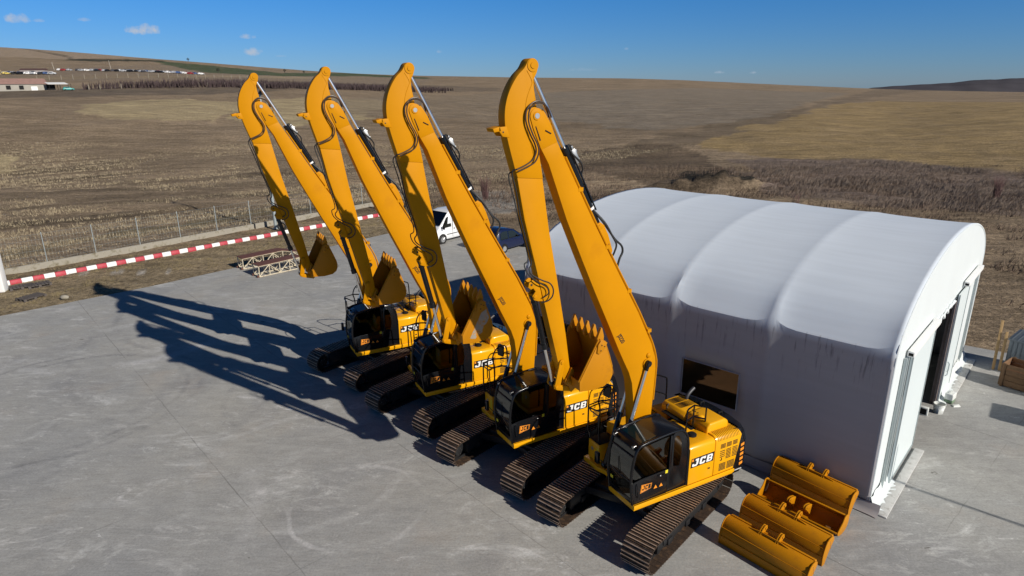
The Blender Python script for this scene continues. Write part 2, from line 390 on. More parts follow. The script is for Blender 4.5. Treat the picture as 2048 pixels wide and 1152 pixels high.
def build_ground():
    na, nr = 430, 300
    azs = np.radians(np.linspace(-62, 62, na)); rs = np.exp(np.linspace(math.log(7), math.log(1700), nr))
    vs = []; cols = []
    for r in rs:
        for a in azs:
            x, y = r * math.sin(a), r * math.cos(a)
            z = ground_z(x, y)
            inside = inpoly(x, y, YARD)
            if not inside and r < 400: z += .12 * fbm(x, y, .35) * min(1, r / 60) + (.5 * fbm(x, y, .05) if y > 62 else 0)
            z += -.05 if not inside else -.12
            for mx_, my_, mr, mh in MOUNDS:
                d = math.hypot((x - mx_) / mr, (y - my_) / (mr * .55))
                if d < 1: z += mh * (1 - d * d) ** 2 * (1 + .5 * fbm(x, y, .8))
            vs.append((x, y, z)); cols.append((*ground_col(x, y), 1))
    fs = [(j * na + i, j * na + i + 1, (j + 1) * na + i + 1, (j + 1) * na + i) for j in range(nr - 1) for i in range(na - 1)]
    # wide skirt behind the camera so that the sheet has no hole there
    me = bpy.data.meshes.new('fields'); me.from_pydata(vs, [], fs)
    at = me.color_attributes.new('soil', 'FLOAT_COLOR', 'POINT')
    at.data.foreach_set('color', np.array(cols, dtype=np.float32).ravel())
    for p in me.polygons: p.use_smooth = True
    m = bpy.data.materials.new('field_soil'); m.use_nodes = True
    n, l = m.node_tree.nodes, m.node_tree.links; p = n['Principled BSDF']
    p.inputs['Roughness'].default_value = .95; p.inputs['Specular IOR Level'].default_value = .1
    ca = n.new('ShaderNodeVertexColor'); ca.layer_name = 'soil'
    t = n.new('ShaderNodeTexCoord')
    def noise_(scale, rot=0, sc=(1, 1, 1), det=6, rg=.6):
        mp = n.new('ShaderNodeMapping'); mp.inputs['Rotation'].default_value = (0, 0, rot); mp.inputs['Scale'].default_value = sc
        l.new(t.outputs['Object'], mp.inputs['Vector'])
        x = n.new('ShaderNodeTexNoise'); x.inputs['Scale'].default_value = scale; x.inputs['Detail'].default_value = det; x.inputs['Roughness'].default_value = rg
        l.new(mp.outputs[0], x.inputs['Vector']); return x.outputs[0]
    def rng(v, a, b, c, d):
        x = n.new('ShaderNodeMapRange'); l.new(v, x.inputs[0])
        for i, k in enumerate((a, b, c, d)): x.inputs[i + 1].default_value = k
        return x.outputs[0]
    def mul(c, f):
        x = n.new('ShaderNodeMixRGB'); x.blend_type = 'MULTIPLY'; x.inputs[0].default_value = 1; l.new(c, x.inputs[1]); l.new(f, x.inputs[2]); return x.outputs[0]
    c = mul(ca.outputs[0], rng(noise_(1.1, R(-66), (.16, 1, 1), 6, .65), .3, .7, .66, 1.32))      # sown rows
    c = mul(c, rng(noise_(.2, R(-66), (.3, 1, 1)), .3, .7, .78, 1.22))
    c = mul(c, rng(noise_(2.6, 0, (1, 1, 1), 10, .88), .34, .66, .30, 1.85))
    c = mul(c, rng(noise_(11, 0, (1, 1, 1), 5, .85), .3, .7, .45, 1.75))
    st = rng(noise_(4.5, R(-66), (.5, 1, 1), 4, .85), .58, .72, 0, .6)          # straw flecks
    x = n.new('ShaderNodeMixRGB'); l.new(st, x.inputs[0]); l.new(c, x.inputs[1]); x.inputs[2].default_value = (.30, .24, .155, 1)
    l.new(x.outputs[0], p.inputs['Base Color'])
    bp = n.new('ShaderNodeBump'); bp.inputs['Strength'].default_value = 1.0; bp.inputs['Distance'].default_value = .35
    l.new(noise_(1.4, 0, (1, 1, 1), 9, .75), bp.inputs['Height']); l.new(bp.outputs[0], p.inputs['Normal'])
    me.materials.append(m)
    o = bpy.data.objects.new('fields', me); COL.objects.link(o); tag(o, 'brown winter fields and hills around the concrete yard', None, None, 'structure')
    # far dark ridge on the right, beyond the dip
    vs = []; N = 90
    for j, (d, hh) in enumerate(((2300, -60), (2500, 0), (2650, 1), (3000, .4))):
        for i in range(N):
            az = 24 + 26 * i / (N - 1); a = R(az)
            t_ = max(0, min(1, (az - 27.8) / 9.6)); yy = 176.8 - 14.5 * t_ ** .75 + 1.0 * mnoise.noise(Vector((az * 1.3, 0, 7))) - (3 if az > 33.2 else 0) * min(1, (az - 33.2) / 1.2)
            ztop = 11.26 + (164.5 - yy) / 1290 * 2650 + (2.5 if az > 27.8 else -30)
            z = -60 if hh == -60 else (ztop - 22 if hh == 0 else (ztop if hh == 1 else ztop - 40))
            D = d / math.cos(a); vs.append((D * math.sin(a), D * math.cos(a), z))
    fs = [(j * N + i, j * N + i + 1, (j + 1) * N + i + 1, (j + 1) * N + i) for j in range(3) for i in range(N - 1)]
    me = bpy.data.meshes.new('far_hill'); me.from_pydata(vs, [], fs)
    for p_ in me.polygons: p_.use_smooth = True
    me.materials.append(mat('far_hill_scrub', (.070, .066, .074), .95, vary=.35, vscale=.012, spec=.05, detail=8))
    o = bpy.data.objects.new('far_hill', me); COL.objects.link(o); tag(o, 'dark wooded ridge on the horizon at the right', None, None, 'structure')
def build_yard():
    mb = MB(); n = len(YARD)
    bm = bmesh.new()
    vt = [bm.verts.new((x, y, 0)) for x, y in YARD]; vb = [bm.verts.new((x, y, -.4)) for x, y in YARD]
    bm.faces.new(vt)
    for i in range(n): bm.faces.new((vt[i], vb[i], vb[(i + 1) % n], vt[(i + 1) % n]))
    bmesh.ops.recalc_face_normals(bm, faces=bm.faces)
    me = bpy.data.meshes.new('concrete_yard'); bm.to_mesh(me); bm.free()
    m = bpy.data.materials.new('concrete'); m.use_nodes = True
    n, l = m.node_tree.nodes, m.node_tree.links; p = n['Principled BSDF']
    p.inputs['Specular IOR Level'].default_value = .3
    t = n.new('ShaderNodeTexCoord')
    def noise_(scale, rot=0, sc=(1, 1, 1), det=6, rg=.6, dist=0, off=0):
        mp = n.new('ShaderNodeMapping'); mp.inputs['Rotation'].default_value = (0, 0, rot); mp.inputs['Scale'].default_value = sc; mp.inputs['Location'].default_value = (off, off, 0)
        l.new(t.outputs['Object'], mp.inputs['Vector'])
        x = n.new('ShaderNodeTexNoise'); x.inputs['Scale'].default_value = scale; x.inputs['Detail'].default_value = det; x.inputs['Roughness'].default_value = rg; x.inputs['Distortion'].default_value = dist
        l.new(mp.outputs[0], x.inputs['Vector']); return x.outputs[0]
    def rng(v, a, b, c, d):
        x = n.new('ShaderNodeMapRange'); l.new(v, x.inputs[0])
        for i, k in enumerate((a, b, c, d)): x.inputs[i + 1].default_value = k
        return x.outputs[0]
    def mth(op, a, b=0.0):
        x = n.new('ShaderNodeMath'); x.operation = op
        for i, k in enumerate((a, b)):
            if isinstance(k, (int, float)): x.inputs[i].default_value = k
            else: l.new(k, x.inputs[i])
        return x.outputs[0]
    def mix(f, a, b, mode='MIX'):
        x = n.new('ShaderNodeMixRGB'); x.blend_type = mode
        for i, k in enumerate((f, a, b)):
            if isinstance(k, (int, float)): x.inputs[i].default_value = k
            elif isinstance(k, tuple): x.inputs[i].default_value = (*k, 1)
            else: l.new(k, x.inputs[i])
        return x.outputs[0]
    c = mix(rng(noise_(.12, 0, det=7, rg=.6), .3, .7, 0, 1), (.292, .296, .294), (.385, .372, .335))
    c = mix(rng(noise_(.5, R(20), (1, .6, 1), 8, .65), .52, .72, 0, .55), c, (.225, .222, .222))
    c = mix(rng(noise_(.34, 0, (1, 1, 1), 8, .6, 0, 31), .58, .74, 0, .4), c, (.38, .32, .255))
    # whitish scuffs dragged along two directions
    s1 = mth('MULTIPLY', rng(noise_(.8, R(-62), (.55, 1.25, 1), 10, .78, .9), .54, .67, 0, .95), rng(noise_(.16, 0, off=11), .42, .58, 0, 1))
    c = mix(s1, c, (.56, .56, .54))
    s2 = mth('MULTIPLY', rng(noise_(1.0, R(30), (.5, 1.3, 1), 10, .78, 1.1, 5), .54, .66, 0, .9), rng(noise_(.2, 0, off=47), .44, .60, 0, 1))
    c = mix(s2, c, (.56, .55, .53))
    fl = mth('MULTIPLY', rng(noise_(4, R(-50), (.5, 1.4, 1), 7, .82, .8, 19), .58, .66, 0, .95), rng(noise_(.45, 0, det=6, off=21), .45, .58, 0, 1))
    c = mix(fl, c, (.58, .575, .56))
    c = mix(mth('MULTIPLY', rng(noise_(3.2, 0, det=8, rg=.8, off=91), .58, .70, 0, .5), rng(noise_(.3, 0, off=35), .45, .6, 0, 1)), c, (.20, .195, .19))
    # dark grease spots
    s3 = rng(noise_(1.5, R(30), (.6, 1.2, 1), 4, .5, .3, 77), .735, .755, 0, .85)
    c = mix(s3, c, (.06, .05, .04))
    # turning marks of tyres and tracks: worn arcs with a centre and a radius
    sp = n.new('ShaderNodeSeparateXYZ'); l.new(t.outputs['Object'], sp.inputs[0])
    wb2 = mth('MULTIPLY', mth('SUBTRACT', noise_(.35, 0, det=3, off=8), .5), .6)
    def ring(cx, cy, r, w, st, colr, off):
        dx, dy = mth('SUBTRACT', sp.outputs[0], cx), mth('SUBTRACT', sp.outputs[1], cy)
        d = mth('ADD', mth('SQRT', mth('ADD', mth('MULTIPLY', dx, dx), mth('MULTIPLY', dy, dy))), wb2)
        v = mth('ABSOLUTE', mth('SUBTRACT', d, r))
        f = mth('MULTIPLY', rng(v, w * .35, w, st, 0), rng(noise_(.28, 0, det=5, off=off), .47, .60, 0, 1))
        f = mth('MULTIPLY', f, rng(noise_(6, 0, det=4, rg=.7, off=off), .38, .6, .35, 1))
        return mix(f, c, colr)
    for (cx, cy, r, w, st, colr, off) in ((-17, 22, 4.2, .16, .5, (.15, .15, .155), 3), (-17, 22, 4.75, .14, .45, (.15, .15, .155), 5), (-14, 33, 6.5, .2, .35, (.16, .16, .165), 17), (-9, 30, 11, .25, .35, (.17, .17, .175), 23),
                                         (-6.5, 17.5, 3.2, .18, .38, (.52, .515, .5), 29), (-4.4, 15.5, 1.9, .10, .8, (.55, .54, .53), 41), (-12, 14, 5.0, .30, .35, (.5, .49, .48), 53), (-13, 24, 8.5, .35, .6, (.5, .5, .49), 71),
                                         (-1, 9, 5.5, .25, .3, (.52, .51, .49), 83), (-19, 30, 5.5, .45, .6, (.5, .5, .5), 97), (-7, 23, 4, .18, .3, (.17, .17, .17), 59)):
        c = ring(cx, cy, r, w, st, colr, off)
    # broom finish and fine grain
    c = mix(1.0, c, mix(0.0, rng(noise_(7, R(42), (.15, 3, 1), 3, .6), .3, .7, .95, 1.05), (1, 1, 1)), 'MULTIPLY')
    c = mix(1.0, c, rng(noise_(16, 0, det=4, rg=.8), .3, .7, .82, 1.18), 'MULTIPLY')
    c = mix(1.0, c, rng(noise_(2.2, R(15), (.6, 1.4, 1), 9, .8, .4, 15), .3, .7, .84, 1.17), 'MULTIPLY')
    # sawn joints: lines of constant a = x*cos42 + y*sin42 every 4.9 m, and across
    sp = n.new('ShaderNodeSeparateXYZ'); l.new(t.outputs['Object'], sp.inputs[0])
    wob = mth('MULTIPLY', mth('SUBTRACT', noise_(1.5, 0, det=5), .5), .10)
    def joint(ax, ay, off, per, w):
        v = mth('ADD', mth('ADD', mth('MULTIPLY', sp.outputs[0], ax), mth('MULTIPLY', sp.outputs[1], ay)), off + 500 * per)
        v = mth('ADD', v, wob)
        fr = mth('ABSOLUTE', mth('SUBTRACT', mth('FRACT', mth('DIVIDE', v, per)), .5))
        return rng(fr, .5 - w / per, .5 - .4 * w / per, 0, 1)
    j1 = joint(.742, .670, -4.78, 4.93, .022); j2 = joint(-.670, .742, 2.2, 5.1, .018)
    jj = mth('MULTIPLY', j1, mth('MULTIPLY', rng(noise_(.35, 0, off=3), .40, .58, .15, 1), rng(mth('ADD', mth('MULTIPLY', sp.outputs[0], .742), mth('MULTIPLY', sp.outputs[1], .670)), .5, 2.0, .0, 1))); j2 = mth('MULTIPLY', j2, rng(noise_(.4, 0, off=9), .45, .6, .0, .8))
    c = mix(mth('MULTIPLY', mth('MAXIMUM', jj, j2), .5), c, (.10, .095, .088))
    l.new(c, p.inputs['Base Color'])
    l.new(rng(noise_(.8), .3, .7, .62, .85), p.inputs['Roughness'])
    bp = n.new('ShaderNodeBump'); bp.inputs['Strength'].default_value = .22; bp.inputs['Distance'].default_value = .03
    l.new(noise_(18, 0, det=6, rg=.7), bp.inputs['Height']); l.new(bp.outputs[0], p.inputs['Normal'])
    me.materials.append(m)
    o = bpy.data.objects.new('concrete_yard', me); COL.objects.link(o); tag(o, 'grey concrete yard slab with joints and scuffs', None, None, 'structure')
build_ground(); build_yard()

# ------------------------------------------------------------------ long-reach excavators
YC = -.04                      # middle of boom and arm
FOOT = Vector((.1, 0, 1.8))    # boom foot pin, origin of every boom part
UNDER = R(19.7)                # tracks turned against the upper body
def make_excavator():
    root = empty('long_reach_excavator')
    def B(mb, name, mats, parent=root, bevel=0, boom=False, label=None, seg=2):
        o = mb.build(name, mats, parent, bevel, label=label, seg=seg)
        if boom:
            o.data.transform(Matrix.Translation(-FOOT)); o.location = FOOT
        return o
    UM = Matrix.Rotation(UNDER, 4, 'Z')
    # --- undercarriage
    for sgn in (1, -1):
        yi, yo_ = .946, 1.719; ym = (yi + yo_) / 2
        xr, xf, zc, rad = -1.95, 1.97, .405, .365
        per = 2 * (xf - xr) + 2 * math.pi * rad; n = 49; pitch = per / n; L = xf - xr
        tr = MB()
        for i in range(n):
            s = (i + .5) * pitch
            if s < L: c = Vector((xr + s, zc + rad)); ang = 0
            elif s < L + math.pi * rad: a = (s - L) / rad; c = Vector((xf + rad * math.sin(a), zc + rad * math.cos(a))); ang = -a
            elif s < 2 * L + math.pi * rad: c = Vector((xf - (s - L - math.pi * rad), zc - rad)); ang = math.pi
            else: a = (s - 2 * L - math.pi * rad) / rad; c = Vector((xr - rad * math.sin(a), zc - rad * math.cos(a))); ang = math.pi - a
            ca, sa = math.cos(ang), math.sin(ang)
            def W(u, w): return (c.x + ca * u - sa * w, c.y + sa * u + ca * w)
            h = pitch * .485; j = (RND() - .5) * .004
            prof = [W(-h, 0), W(h, 0), W(h, .018), W(-h, .018)]
            a0, a1 = sorted((sgn * (yi + j), sgn * (yo_ + j)))
            tr.prism(prof, a0, a1, 'y', 0, UM)
            for g0, gh in ((.52, .056), (-.48, .054)):                  # two grousers with worn edges
                tr.prism([W(h * (g0 - .17), .0185), W(h * (g0 + .17), .0185), W(h * (g0 + .13), gh - .006), W(h * (g0 - .13), gh - .006)], a0 + .002, a1 - .002, 'y', 0, UM)
                tr.prism([W(h * (g0 - .13), gh - .006), W(h * (g0 + .13), gh - .006), W(h * (g0 + .11), gh), W(h * (g0 - .11), gh)], a0 + .004, a1 - .004, 'y', 2, UM)
            for q in (-.10, .06):                                     # chain links
                tr.prism([W(-h, -.07), W(h, -.07), W(h, .001), W(-h, .001)], sgn * ym + q, sgn * ym + q + .035, 'y', 1, UM)
        to = B(tr, 'crawler_track', [SHOE, TFRAME, WORN])
        fr = MB()
        fr.prism([(-1.75, .2), (1.6, .2), (1.6, .58), (1.2, .64), (-1.3, .64), (-1.75, .56)], sgn * ym - .19, sgn * ym + .19, 'y', 0, UM)
        for k in range(9):
            x = -1.5 + k * .37; fr.cyl(UM @ Vector((x, sgn * ym - .16, .17)), UM @ Vector((x, sgn * ym + .16, .17)), .085, 12)
        for x in (-.7, .7): fr.cyl(UM @ Vector((x, sgn * ym - .15, .68)), UM @ Vector((x, sgn * ym + .15, .68)), .06, 10)
        for k in range(3):
            x = -1.0 + k * .95; fr.box(x, x + .22, sgn * ym - .23, sgn * ym + .23, .16, .34, 0, UM)
        fr.box(1.2, 1.35, sgn * (ym + .19) - .03, sgn * (ym + .19) + .03, .3, .44, 0, UM)
        B(fr, 'track_frame', [TFRAME], to, .012)
        for x, r_, nm_ in ((xf, .30, 'idler_wheel'), (xr, .28, 'drive_sprocket')):
            w = MB()
            w.cyl(UM @ Vector((x, sgn * ym - .09, zc)), UM @ Vector((x, sgn * ym + .09, zc)), r_, 22)
            w.cyl(UM @ Vector((x, sgn * ym - .20, zc)), UM @ Vector((x, sgn * ym + .20, zc)), .15, 16)
            for k in range(6):
                a = k * math.pi / 3; w.cyl(UM @ Vector((x + .11 * math.cos(a), sgn * ym + .2, zc + .11 * math.sin(a))), UM @ Vector((x + .11 * math.cos(a), sgn * ym + .215, zc + .11 * math.sin(a))), .018, 6, 1)
            B(w, nm_, [TFRAME, STEEL], to, .01)
    cf = MB()
    cf.box(-.75, .75, -.95, .95, .45, .72, 0, UM)
    for sx in (-1, 1): cf.prism([(sx * .45, -1.12), (sx * .95, -1.12), (sx * .75, 0), (sx * .95, 1.12), (sx * .45, 1.12)], .4, .62, 'z', 0, UM)
    cf.cyl((0, 0, .7), (0, 0, 1.05), .62, 32)
    B(cf, 'centre_frame', [TFRAME], bevel=.02)
    # --- upper body
    pf = MB()
    pf.prism([(1.22, .24), (1.22, 1.27), (-2.2, 1.27), (-2.45, 1.0), (-2.45, -1.0), (-2.2, -1.27), (.98, -1.27), (.98, -.62), (.9, -.4), (.9, .24)], 1.06, 1.19, 'z')
    B(pf, 'deck_frame', [BODYY], bevel=.012)
    sk = MB(); sk.prism([(1.236, .24), (1.236, 1.30), (-2.22, 1.30), (-2.22, 1.272), (1.222, 1.272), (1.222, .24)], 1.12, 1.225, 'z')
    B(sk, 'side_sill', [BODYY], bevel=.008)
    bl = MB()
    bl.box(-2.3, -.55, -1.2, 1.0, 1.19, 2.1)
    bl.box(-.55, .3, -.5, .2, 1.19, 1.5)
    B(bl, 'engine_bay', [MATTE], bevel=.02)
    # left engine side, curved into the top
    def side_prof(y1, y0, z0, z1, r, n=6): return [(y0, z0), (y1, z0)] + [(y1 - r + r * math.cos(R(90 * i / n)), z1 - r + r * math.sin(R(90 * i / n))) for i in range(n + 1)] + [(y0, z1)]
    d = MB(); d.prism(side_prof(1.27, .66, 1.23, 2.35, .13), -1.43, -.545, 'x', 0)
    d.box(-1.30, -1.22, 1.27, 1.283, 1.5, 1.56, 1)
    ed = B(d, 'engine_side_door', [BODYY, MATTE], bevel=.006)
    d = MB()
    P_ = side_prof(1.27, .5, 1.23, 2.38, .16)
    vs = []
    for xx in ('f', 'r'):
        for (y, z) in P_:
            x = -1.45 if xx == 'f' else (-2.19 - .24 * min(1, max(0, (z - 1.23) / .85)) + (.10 * max(0, (z - 2.15) / .2)))
            vs.append((x, y, z))
    n_ = len(P_)
    d.add(vs, [tuple(range(n_)), tuple(range(2 * n_ - 1, n_ - 1, -1))] + [(i, i + n_, (i + 1) % n_ + n_, (i + 1) % n_) for i in range(n_)])
    ld = B(d, 'louvred_door', [BODYY], bevel=.006)
    lv = MB()
    def slats(x0, x1, z0, z1, k):
        for i in range(k):
            z = z0 + (z1 - z0) * (i + .5) / k; lv.box(x0, x1, 1.270, 1.274, z - .011, z + .011)
    for (xa, xb) in ((-1.82, -1.64), (-2.04, -1.86), (-2.26, -2.09)):
        slats(xb, xa, 1.98, 2.12, 4)
    for (xa, xb, k) in ((-1.82, -1.64, 4), (-2.04, -1.86, 7), (-2.28, -2.09, 7)):
        slats(xb, xa, 1.70 if k == 4 else 1.62, 1.93, k)
    for (xa, xb) in ((-1.88, -1.64), (-2.20, -1.93)):
        slats(xb, xa, 1.30, 1.53, 6)
    for i in range(15):                                                # slats over the shoulder
        x = -1.55 - i * .053
        pts = [(x, 1.27 - .16 + .163 * math.cos(R(a)), 2.38 - .16 + .163 * math.sin(R(a))) for a in (5, 30, 55, 80)] + [(x, .95, 2.382)]
        lv.tube(pts, .008, 4)
    for i in range(14): x = -1.56 - i * .05; lv.box(x - .012, x + .012, .56, .80, 2.379, 2.384)
    lv.box(-1.72, -1.70, 1.27, 1.28, 1.62, 1.70); lv.box(-1.72, -1.66, 1.27, 1.28, 1.62, 1.64)
    B(lv, 'air_slots', [MATTE], ld)
    # yellow deck in front of the hood, fuel cap, dark walkway
    d = MB(); d.box(-1.42, -.545, -.1, .655, 2.1, 2.335); d.box(-.54, -.30, -.62, .18, 1.9, 2.2)
    B(d, 'top_deck', [BODYY], bevel=.015)
    d = MB(); d.cyl((-1.0, .83, 2.35), (-1.0, .83, 2.40), .125, 24); d.cyl((-1.0, .83, 2.40), (-1.0, .83, 2.42), .10, 24)
    B(d, 'filler_cap', [MATTE], bevel=.005)
    d = MB(); d.box(-1.36, -1.2, -.6, .6, 2.336, 2.352); d.box(-1.1, -1.02, .0, .5, 2.336, 2.352); d.box(-.95, -.62, -.55, -.2, 2.2, 2.33); d.box(-.9, -.7, -.5, -.3, 2.33, 2.38)
    B(d, 'anti_slip_walkway', [MATTE], bevel=.004)
    # hood
    h = MB(); h.prism([(-2.18, 2.30), (-1.40, 2.30), (-1.40, 2.50), (-1.50, 2.62), (-2.05, 2.64), (-2.18, 2.54)], .16, .97, 'y')
    hood = B(h, 'engine_hood', [BODYY], bevel=.05, seg=4)
    h = MB(); h.prism([(-2.16, 2.30), (-1.36, 2.30), (-1.36, 2.46), (-1.46, 2.56), (-2.05, 2.58), (-2.16, 2.5)], -.80, .14, 'y')
    B(h, 'hood_section', [BODYY], hood, bevel=.04, seg=3)
    h = MB()
    for i in range(13):
        x = -1.52 - i * .042
        for y0 in (-.70, -.40): h.box(x - .006, x + .006, y0, y0 + .26, 2.575, 2.5835)
    for i in range(3): h.cyl((-1.62, .18 + i * .1, 2.635), (-1.62, .18 + i * .1, 2.65), .02, 8)
    h.box(-1.55, -1.40, .30, .34, 2.40, 2.44, 0); h.box(-1.42, -1.36, -.60, -.54, 2.38, 2.52, 0)
    B(h, 'hood_slots', [MATTE], hood)
    for yy in (-.55, .45):
        h = MB(); h.tube(smoothpath([(-1.38, yy, 2.36), (-1.34, yy + .02, 2.47), (-1.36, yy + .05, 2.58)]), .014, 6)
        B(h, 'hood_latch', [STEEL], hood)
    h = MB(); h.sphere((-1.55, .55, 2.63), .10, 14, 8, 0, (1, 1, .5)); B(h, 'hood_dome', [BODYY], hood)
    e = MB(); e.tube(smoothpath([(-2.02, -.50, 2.45), (-2.04, -.50, 2.62), (-2.14, -.51, 2.74), (-2.32, -.53, 2.84)]), .055, 14)
    B(e, 'exhaust_pipe', [GREYP])
    # counterweight
    cwp = [(-2.19, 1.255), (-2.58, 1.25), (-2.76, 1.12), (-2.92, .85), (-3.01, .4), (-3.03, 0), (-3.01, -.4), (-2.92, -.85), (-2.76, -1.12), (-2.58, -1.25), (-2.19, -1.255)]
    cwt = [(x if x > -2.2 else x + .10, y) for x, y in cwp]
    c = MB(); n_ = len(cwp)
    rings = [[(x + (.12 if x < -2.3 else 0), y, 1.02) for x, y in cwp], [(x, y, 1.14) for x, y in cwp], [(x, y, 1.9) for x, y in cwp], [(x + (.10 if x < -2.3 else -.18), y * .99, 2.22) for x, y in cwp], [(x + (.3 if x < -2.3 else -.2), y * .93, 2.36) for x, y in cwp]]
    vs = [v for r_ in rings for v in r_]
    c.add(vs, [(j * n_ + i, j * n_ + (i + 1) % n_, (j + 1) * n_ + (i + 1) % n_, (j + 1) * n_ + i) for j in range(4) for i in range(n_)] + [tuple(range(n_)), tuple(range(5 * n_ - 1, 4 * n_ - 1, -1))])
    cw = B(c, 'counterweight', [BLACK], bevel=.03, seg=3)
    c = MB()
    for k in range(5):
        z = 1.24 + k * .145
        for sg in (1, -1):
            c.add([(-2.43, sg * 1.24, z), (-2.55, sg * 1.24, z + .03), (-2.55, sg * 1.24, z + .11), (-2.43, sg * 1.24, z + .08),
                   (-2.43, sg * 1.2585, z), (-2.55, sg * 1.2585, z + .03), (-2.55, sg * 1.2585, z + .11), (-2.43, sg * 1.2585, z + .08)], [(0, 1, 2, 3), (4, 7, 6, 5), (0, 4, 5, 1), (2, 6, 7, 3), (1, 5, 6, 2), (0, 3, 7, 4)])
    B(c, 'warning_chevrons', [ORANGE], cw)
    c = MB()
    for k in range(11): c.box(-2.28 - k * .024 - .016, -2.28 - k * .024, 1.250, 1.2585, 1.11, 1.135)
    B(c, 'small_white_lettering', [WHITE], cw)
    for sx in (-.35, .35):
        e = MB(); e.tube([(-2.45, sx, 2.3), (-2.45, sx, 2.42), (-2.58, sx, 2.42), (-2.58, sx, 2.3)], .025, 8); B(e, 'lifting_eye', [MATTE], cw)
    # right side: tank, tool box, step
    t = MB(); t.prism(side_prof(1.26, .55, 1.2, 2.12, .1), -1.3, .22, 'x', 0, Matrix.Scale(-1, 4, (0, 1, 0))); tk = B(t, 'fuel_tank', [BODYY], bevel=.02)
    t = MB(); t.prism(side_prof(1.26, .5, 1.2, 2.2, .1), -2.25, -1.33, 'x', 0, Matrix.Scale(-1, 4, (0, 1, 0))); B(t, 'pump_side_door', [BODYY], bevel=.02)
    t = MB(); t.box(.24, .88, -1.2, -.70, 1.2, 1.78); tb = B(t, 'tool_box', [BODYY], bevel=.03)
    t = MB(); t.box(.26, .86, -1.18, -.72, 1.781, 1.80); B(t, 'box_lid', [MATTE], tb, .006)
    t = MB(); t.box(.881, .888, -.80, -.73, 1.32, 1.66); B(t, 'yellow_strip', [YELREF], tb)
    t = MB(); t.cyl((.881, -1.0, 1.55), (.892, -1.0, 1.55), .055, 18); B(t, 'round_emblem', [STEEL], tb)
    # hand rails
    r_ = MB(); hr = .024
    A, Bb, Cc = (-1.0, .60, 0), (-1.32, .52, 0), (-1.40, .78, 0)
    r_.tube([(A[0], A[1], 2.33), (A[0], A[1], 2.95), (A[0] - .05, A[1] - .01, 3.0), (Bb[0], Bb[1], 3.02), (Bb[0], Bb[1], 2.33)], hr, 7)
    r_.tube([(Bb[0], Bb[1], 3.02), (Cc[0] - .1, Cc[1], 3.02), (Cc[0] - .1, Cc[1], 2.36)], hr, 7)
    r_.tube([(A[0], A[1], 2.66), (Bb[0], Bb[1], 2.68), (Cc[0] - .1, Cc[1], 2.68)], hr, 7)
    B(r_, 'guard_rail', [BLACK])
    r_ = MB()
    r_.tube(smoothpath([(-1.9, -1.2, 2.1), (-1.9, -1.2, 2.6), (-1.88, -1.2, 2.93), (-1.8, -1.2, 3.02), (-1.35, -1.2, 3.2), (-.9, -1.2, 3.12), (-.86, -1.2, 2.1)], 4), hr, 7)
    r_.tube([(-1.9, -1.2, 2.42), (-1.4, -1.2, 2.68), (-.86, -1.2, 2.62)], hr, 7)
    B(r_, 'guard_rail', [BLACK])
    r_ = MB()
    r_.tube(smoothpath([(.52, -1.2, 1.2), (.52, -1.2, 2.5), (.58, -1.2, 2.87), (.42, -1.2, 3.18), (.1, -1.2, 3.19), (.03, -1.2, 2.75), (0, -1.2, 2.1)], 4), hr, 7)
    r_.tube([(.92, -1.2, 2.0), (.92, -1.2, 2.80), (.56, -1.2, 2.84), (.03, -1.2, 2.75), (-.3, -1.2, 2.69), (-.32, -1.2, 2.1)], hr, 7)
    r_.tube([(.92, -1.2, 2.74), (.62, -1.2, 2.55), (.03, -1.2, 2.5)], hr, 7)
    r_.tube([(.92, -1.2, 2.0), (.86, -1.2, 1.75)], hr, 7)
    r_.tube([(.93, -1.2, 2.8), (1.02, -.95, 2.78), (1.02, -.6, 2.78), (.98, -.6, 2.0)], hr * .8, 7)
    B(r_, 'step_rail', [BLACK])
    mr = MB(); mr.tube([(.42, -1.2, 3.1), (.30, -1.3, 3.14)], .014, 6)
    mM = Matrix.Translation((.22, -1.3, 3.05)) @ Matrix.Rotation(R(14), 4, 'Z')
    mr.prism([(-.11, -.2), (.11, -.2), (.13, -.1), (.13, .12), (.08, .19), (-.08, .19), (-.13, .12), (-.13, -.1)], -.03, .03, 'x', 0, mM)
    mr.prism([(-.10, -.18), (.10, -.18), (.12, -.09), (.12, .11), (.07, .17), (-.07, .17), (-.12, .11), (-.12, -.09)], -.035, -.0305, 'x', 1, mM)
    B(mr, 'wing_mirror', [BLACK, CHROME])
    mr = MB(); mr.tube([(1.22, .34, 1.7), (1.38, .1, 1.9), (1.38, -.04, 1.9)], .012, 6)
    mr.box(1.34, 1.42, -.17, -.03, 1.75, 2.06); B(mr, 'wing_mirror', [BLACK], bevel=.02)
    # --- cab
    cb = MB()
    y0, y1 = .27, 1.25
    outl = [(1.24, 1.23), (1.32, 1.85), (1.29, 2.35), (1.19, 2.72), (1.0, 2.86), (.3, 2.93), (-.14, 2.94), (-.36, 2.82), (-.50, 2.45), (-.54, 1.23)]
    for yy, yr in ((y1 - .025, 1), (y0 + .025, 0)):
        cb.tube([(x, yy, z) for x, z in smoothpath([(a, b, 0) for a, b in outl[:1] + outl[1:9]], 3) for _ in (0,)] if False else [(p.x, yy, p.y) for p in smoothpath([(a, b, 0) for a, b in outl], 3)], .038, 8)
    cb.prism([(.16, 1.23), (1.235, 1.23), (1.30, 1.86), (1.05, 1.90), (.16, 1.93)], y1 - .035, y1, 'y')                  # door lower panel
    cb.prism([(-.54, 1.23), (.14, 1.23), (.16, 1.93), (.05, 1.96), (.05, 2.86), (-.05, 2.93), (-.14, 2.94), (-.36, 2.82), (-.50, 2.45)], y1 - .05, y1 - .01, 'y')   # rear quarter
    cb.box(.08, .14, y1 - .03, y1 + .012, 1.9, 2.88)
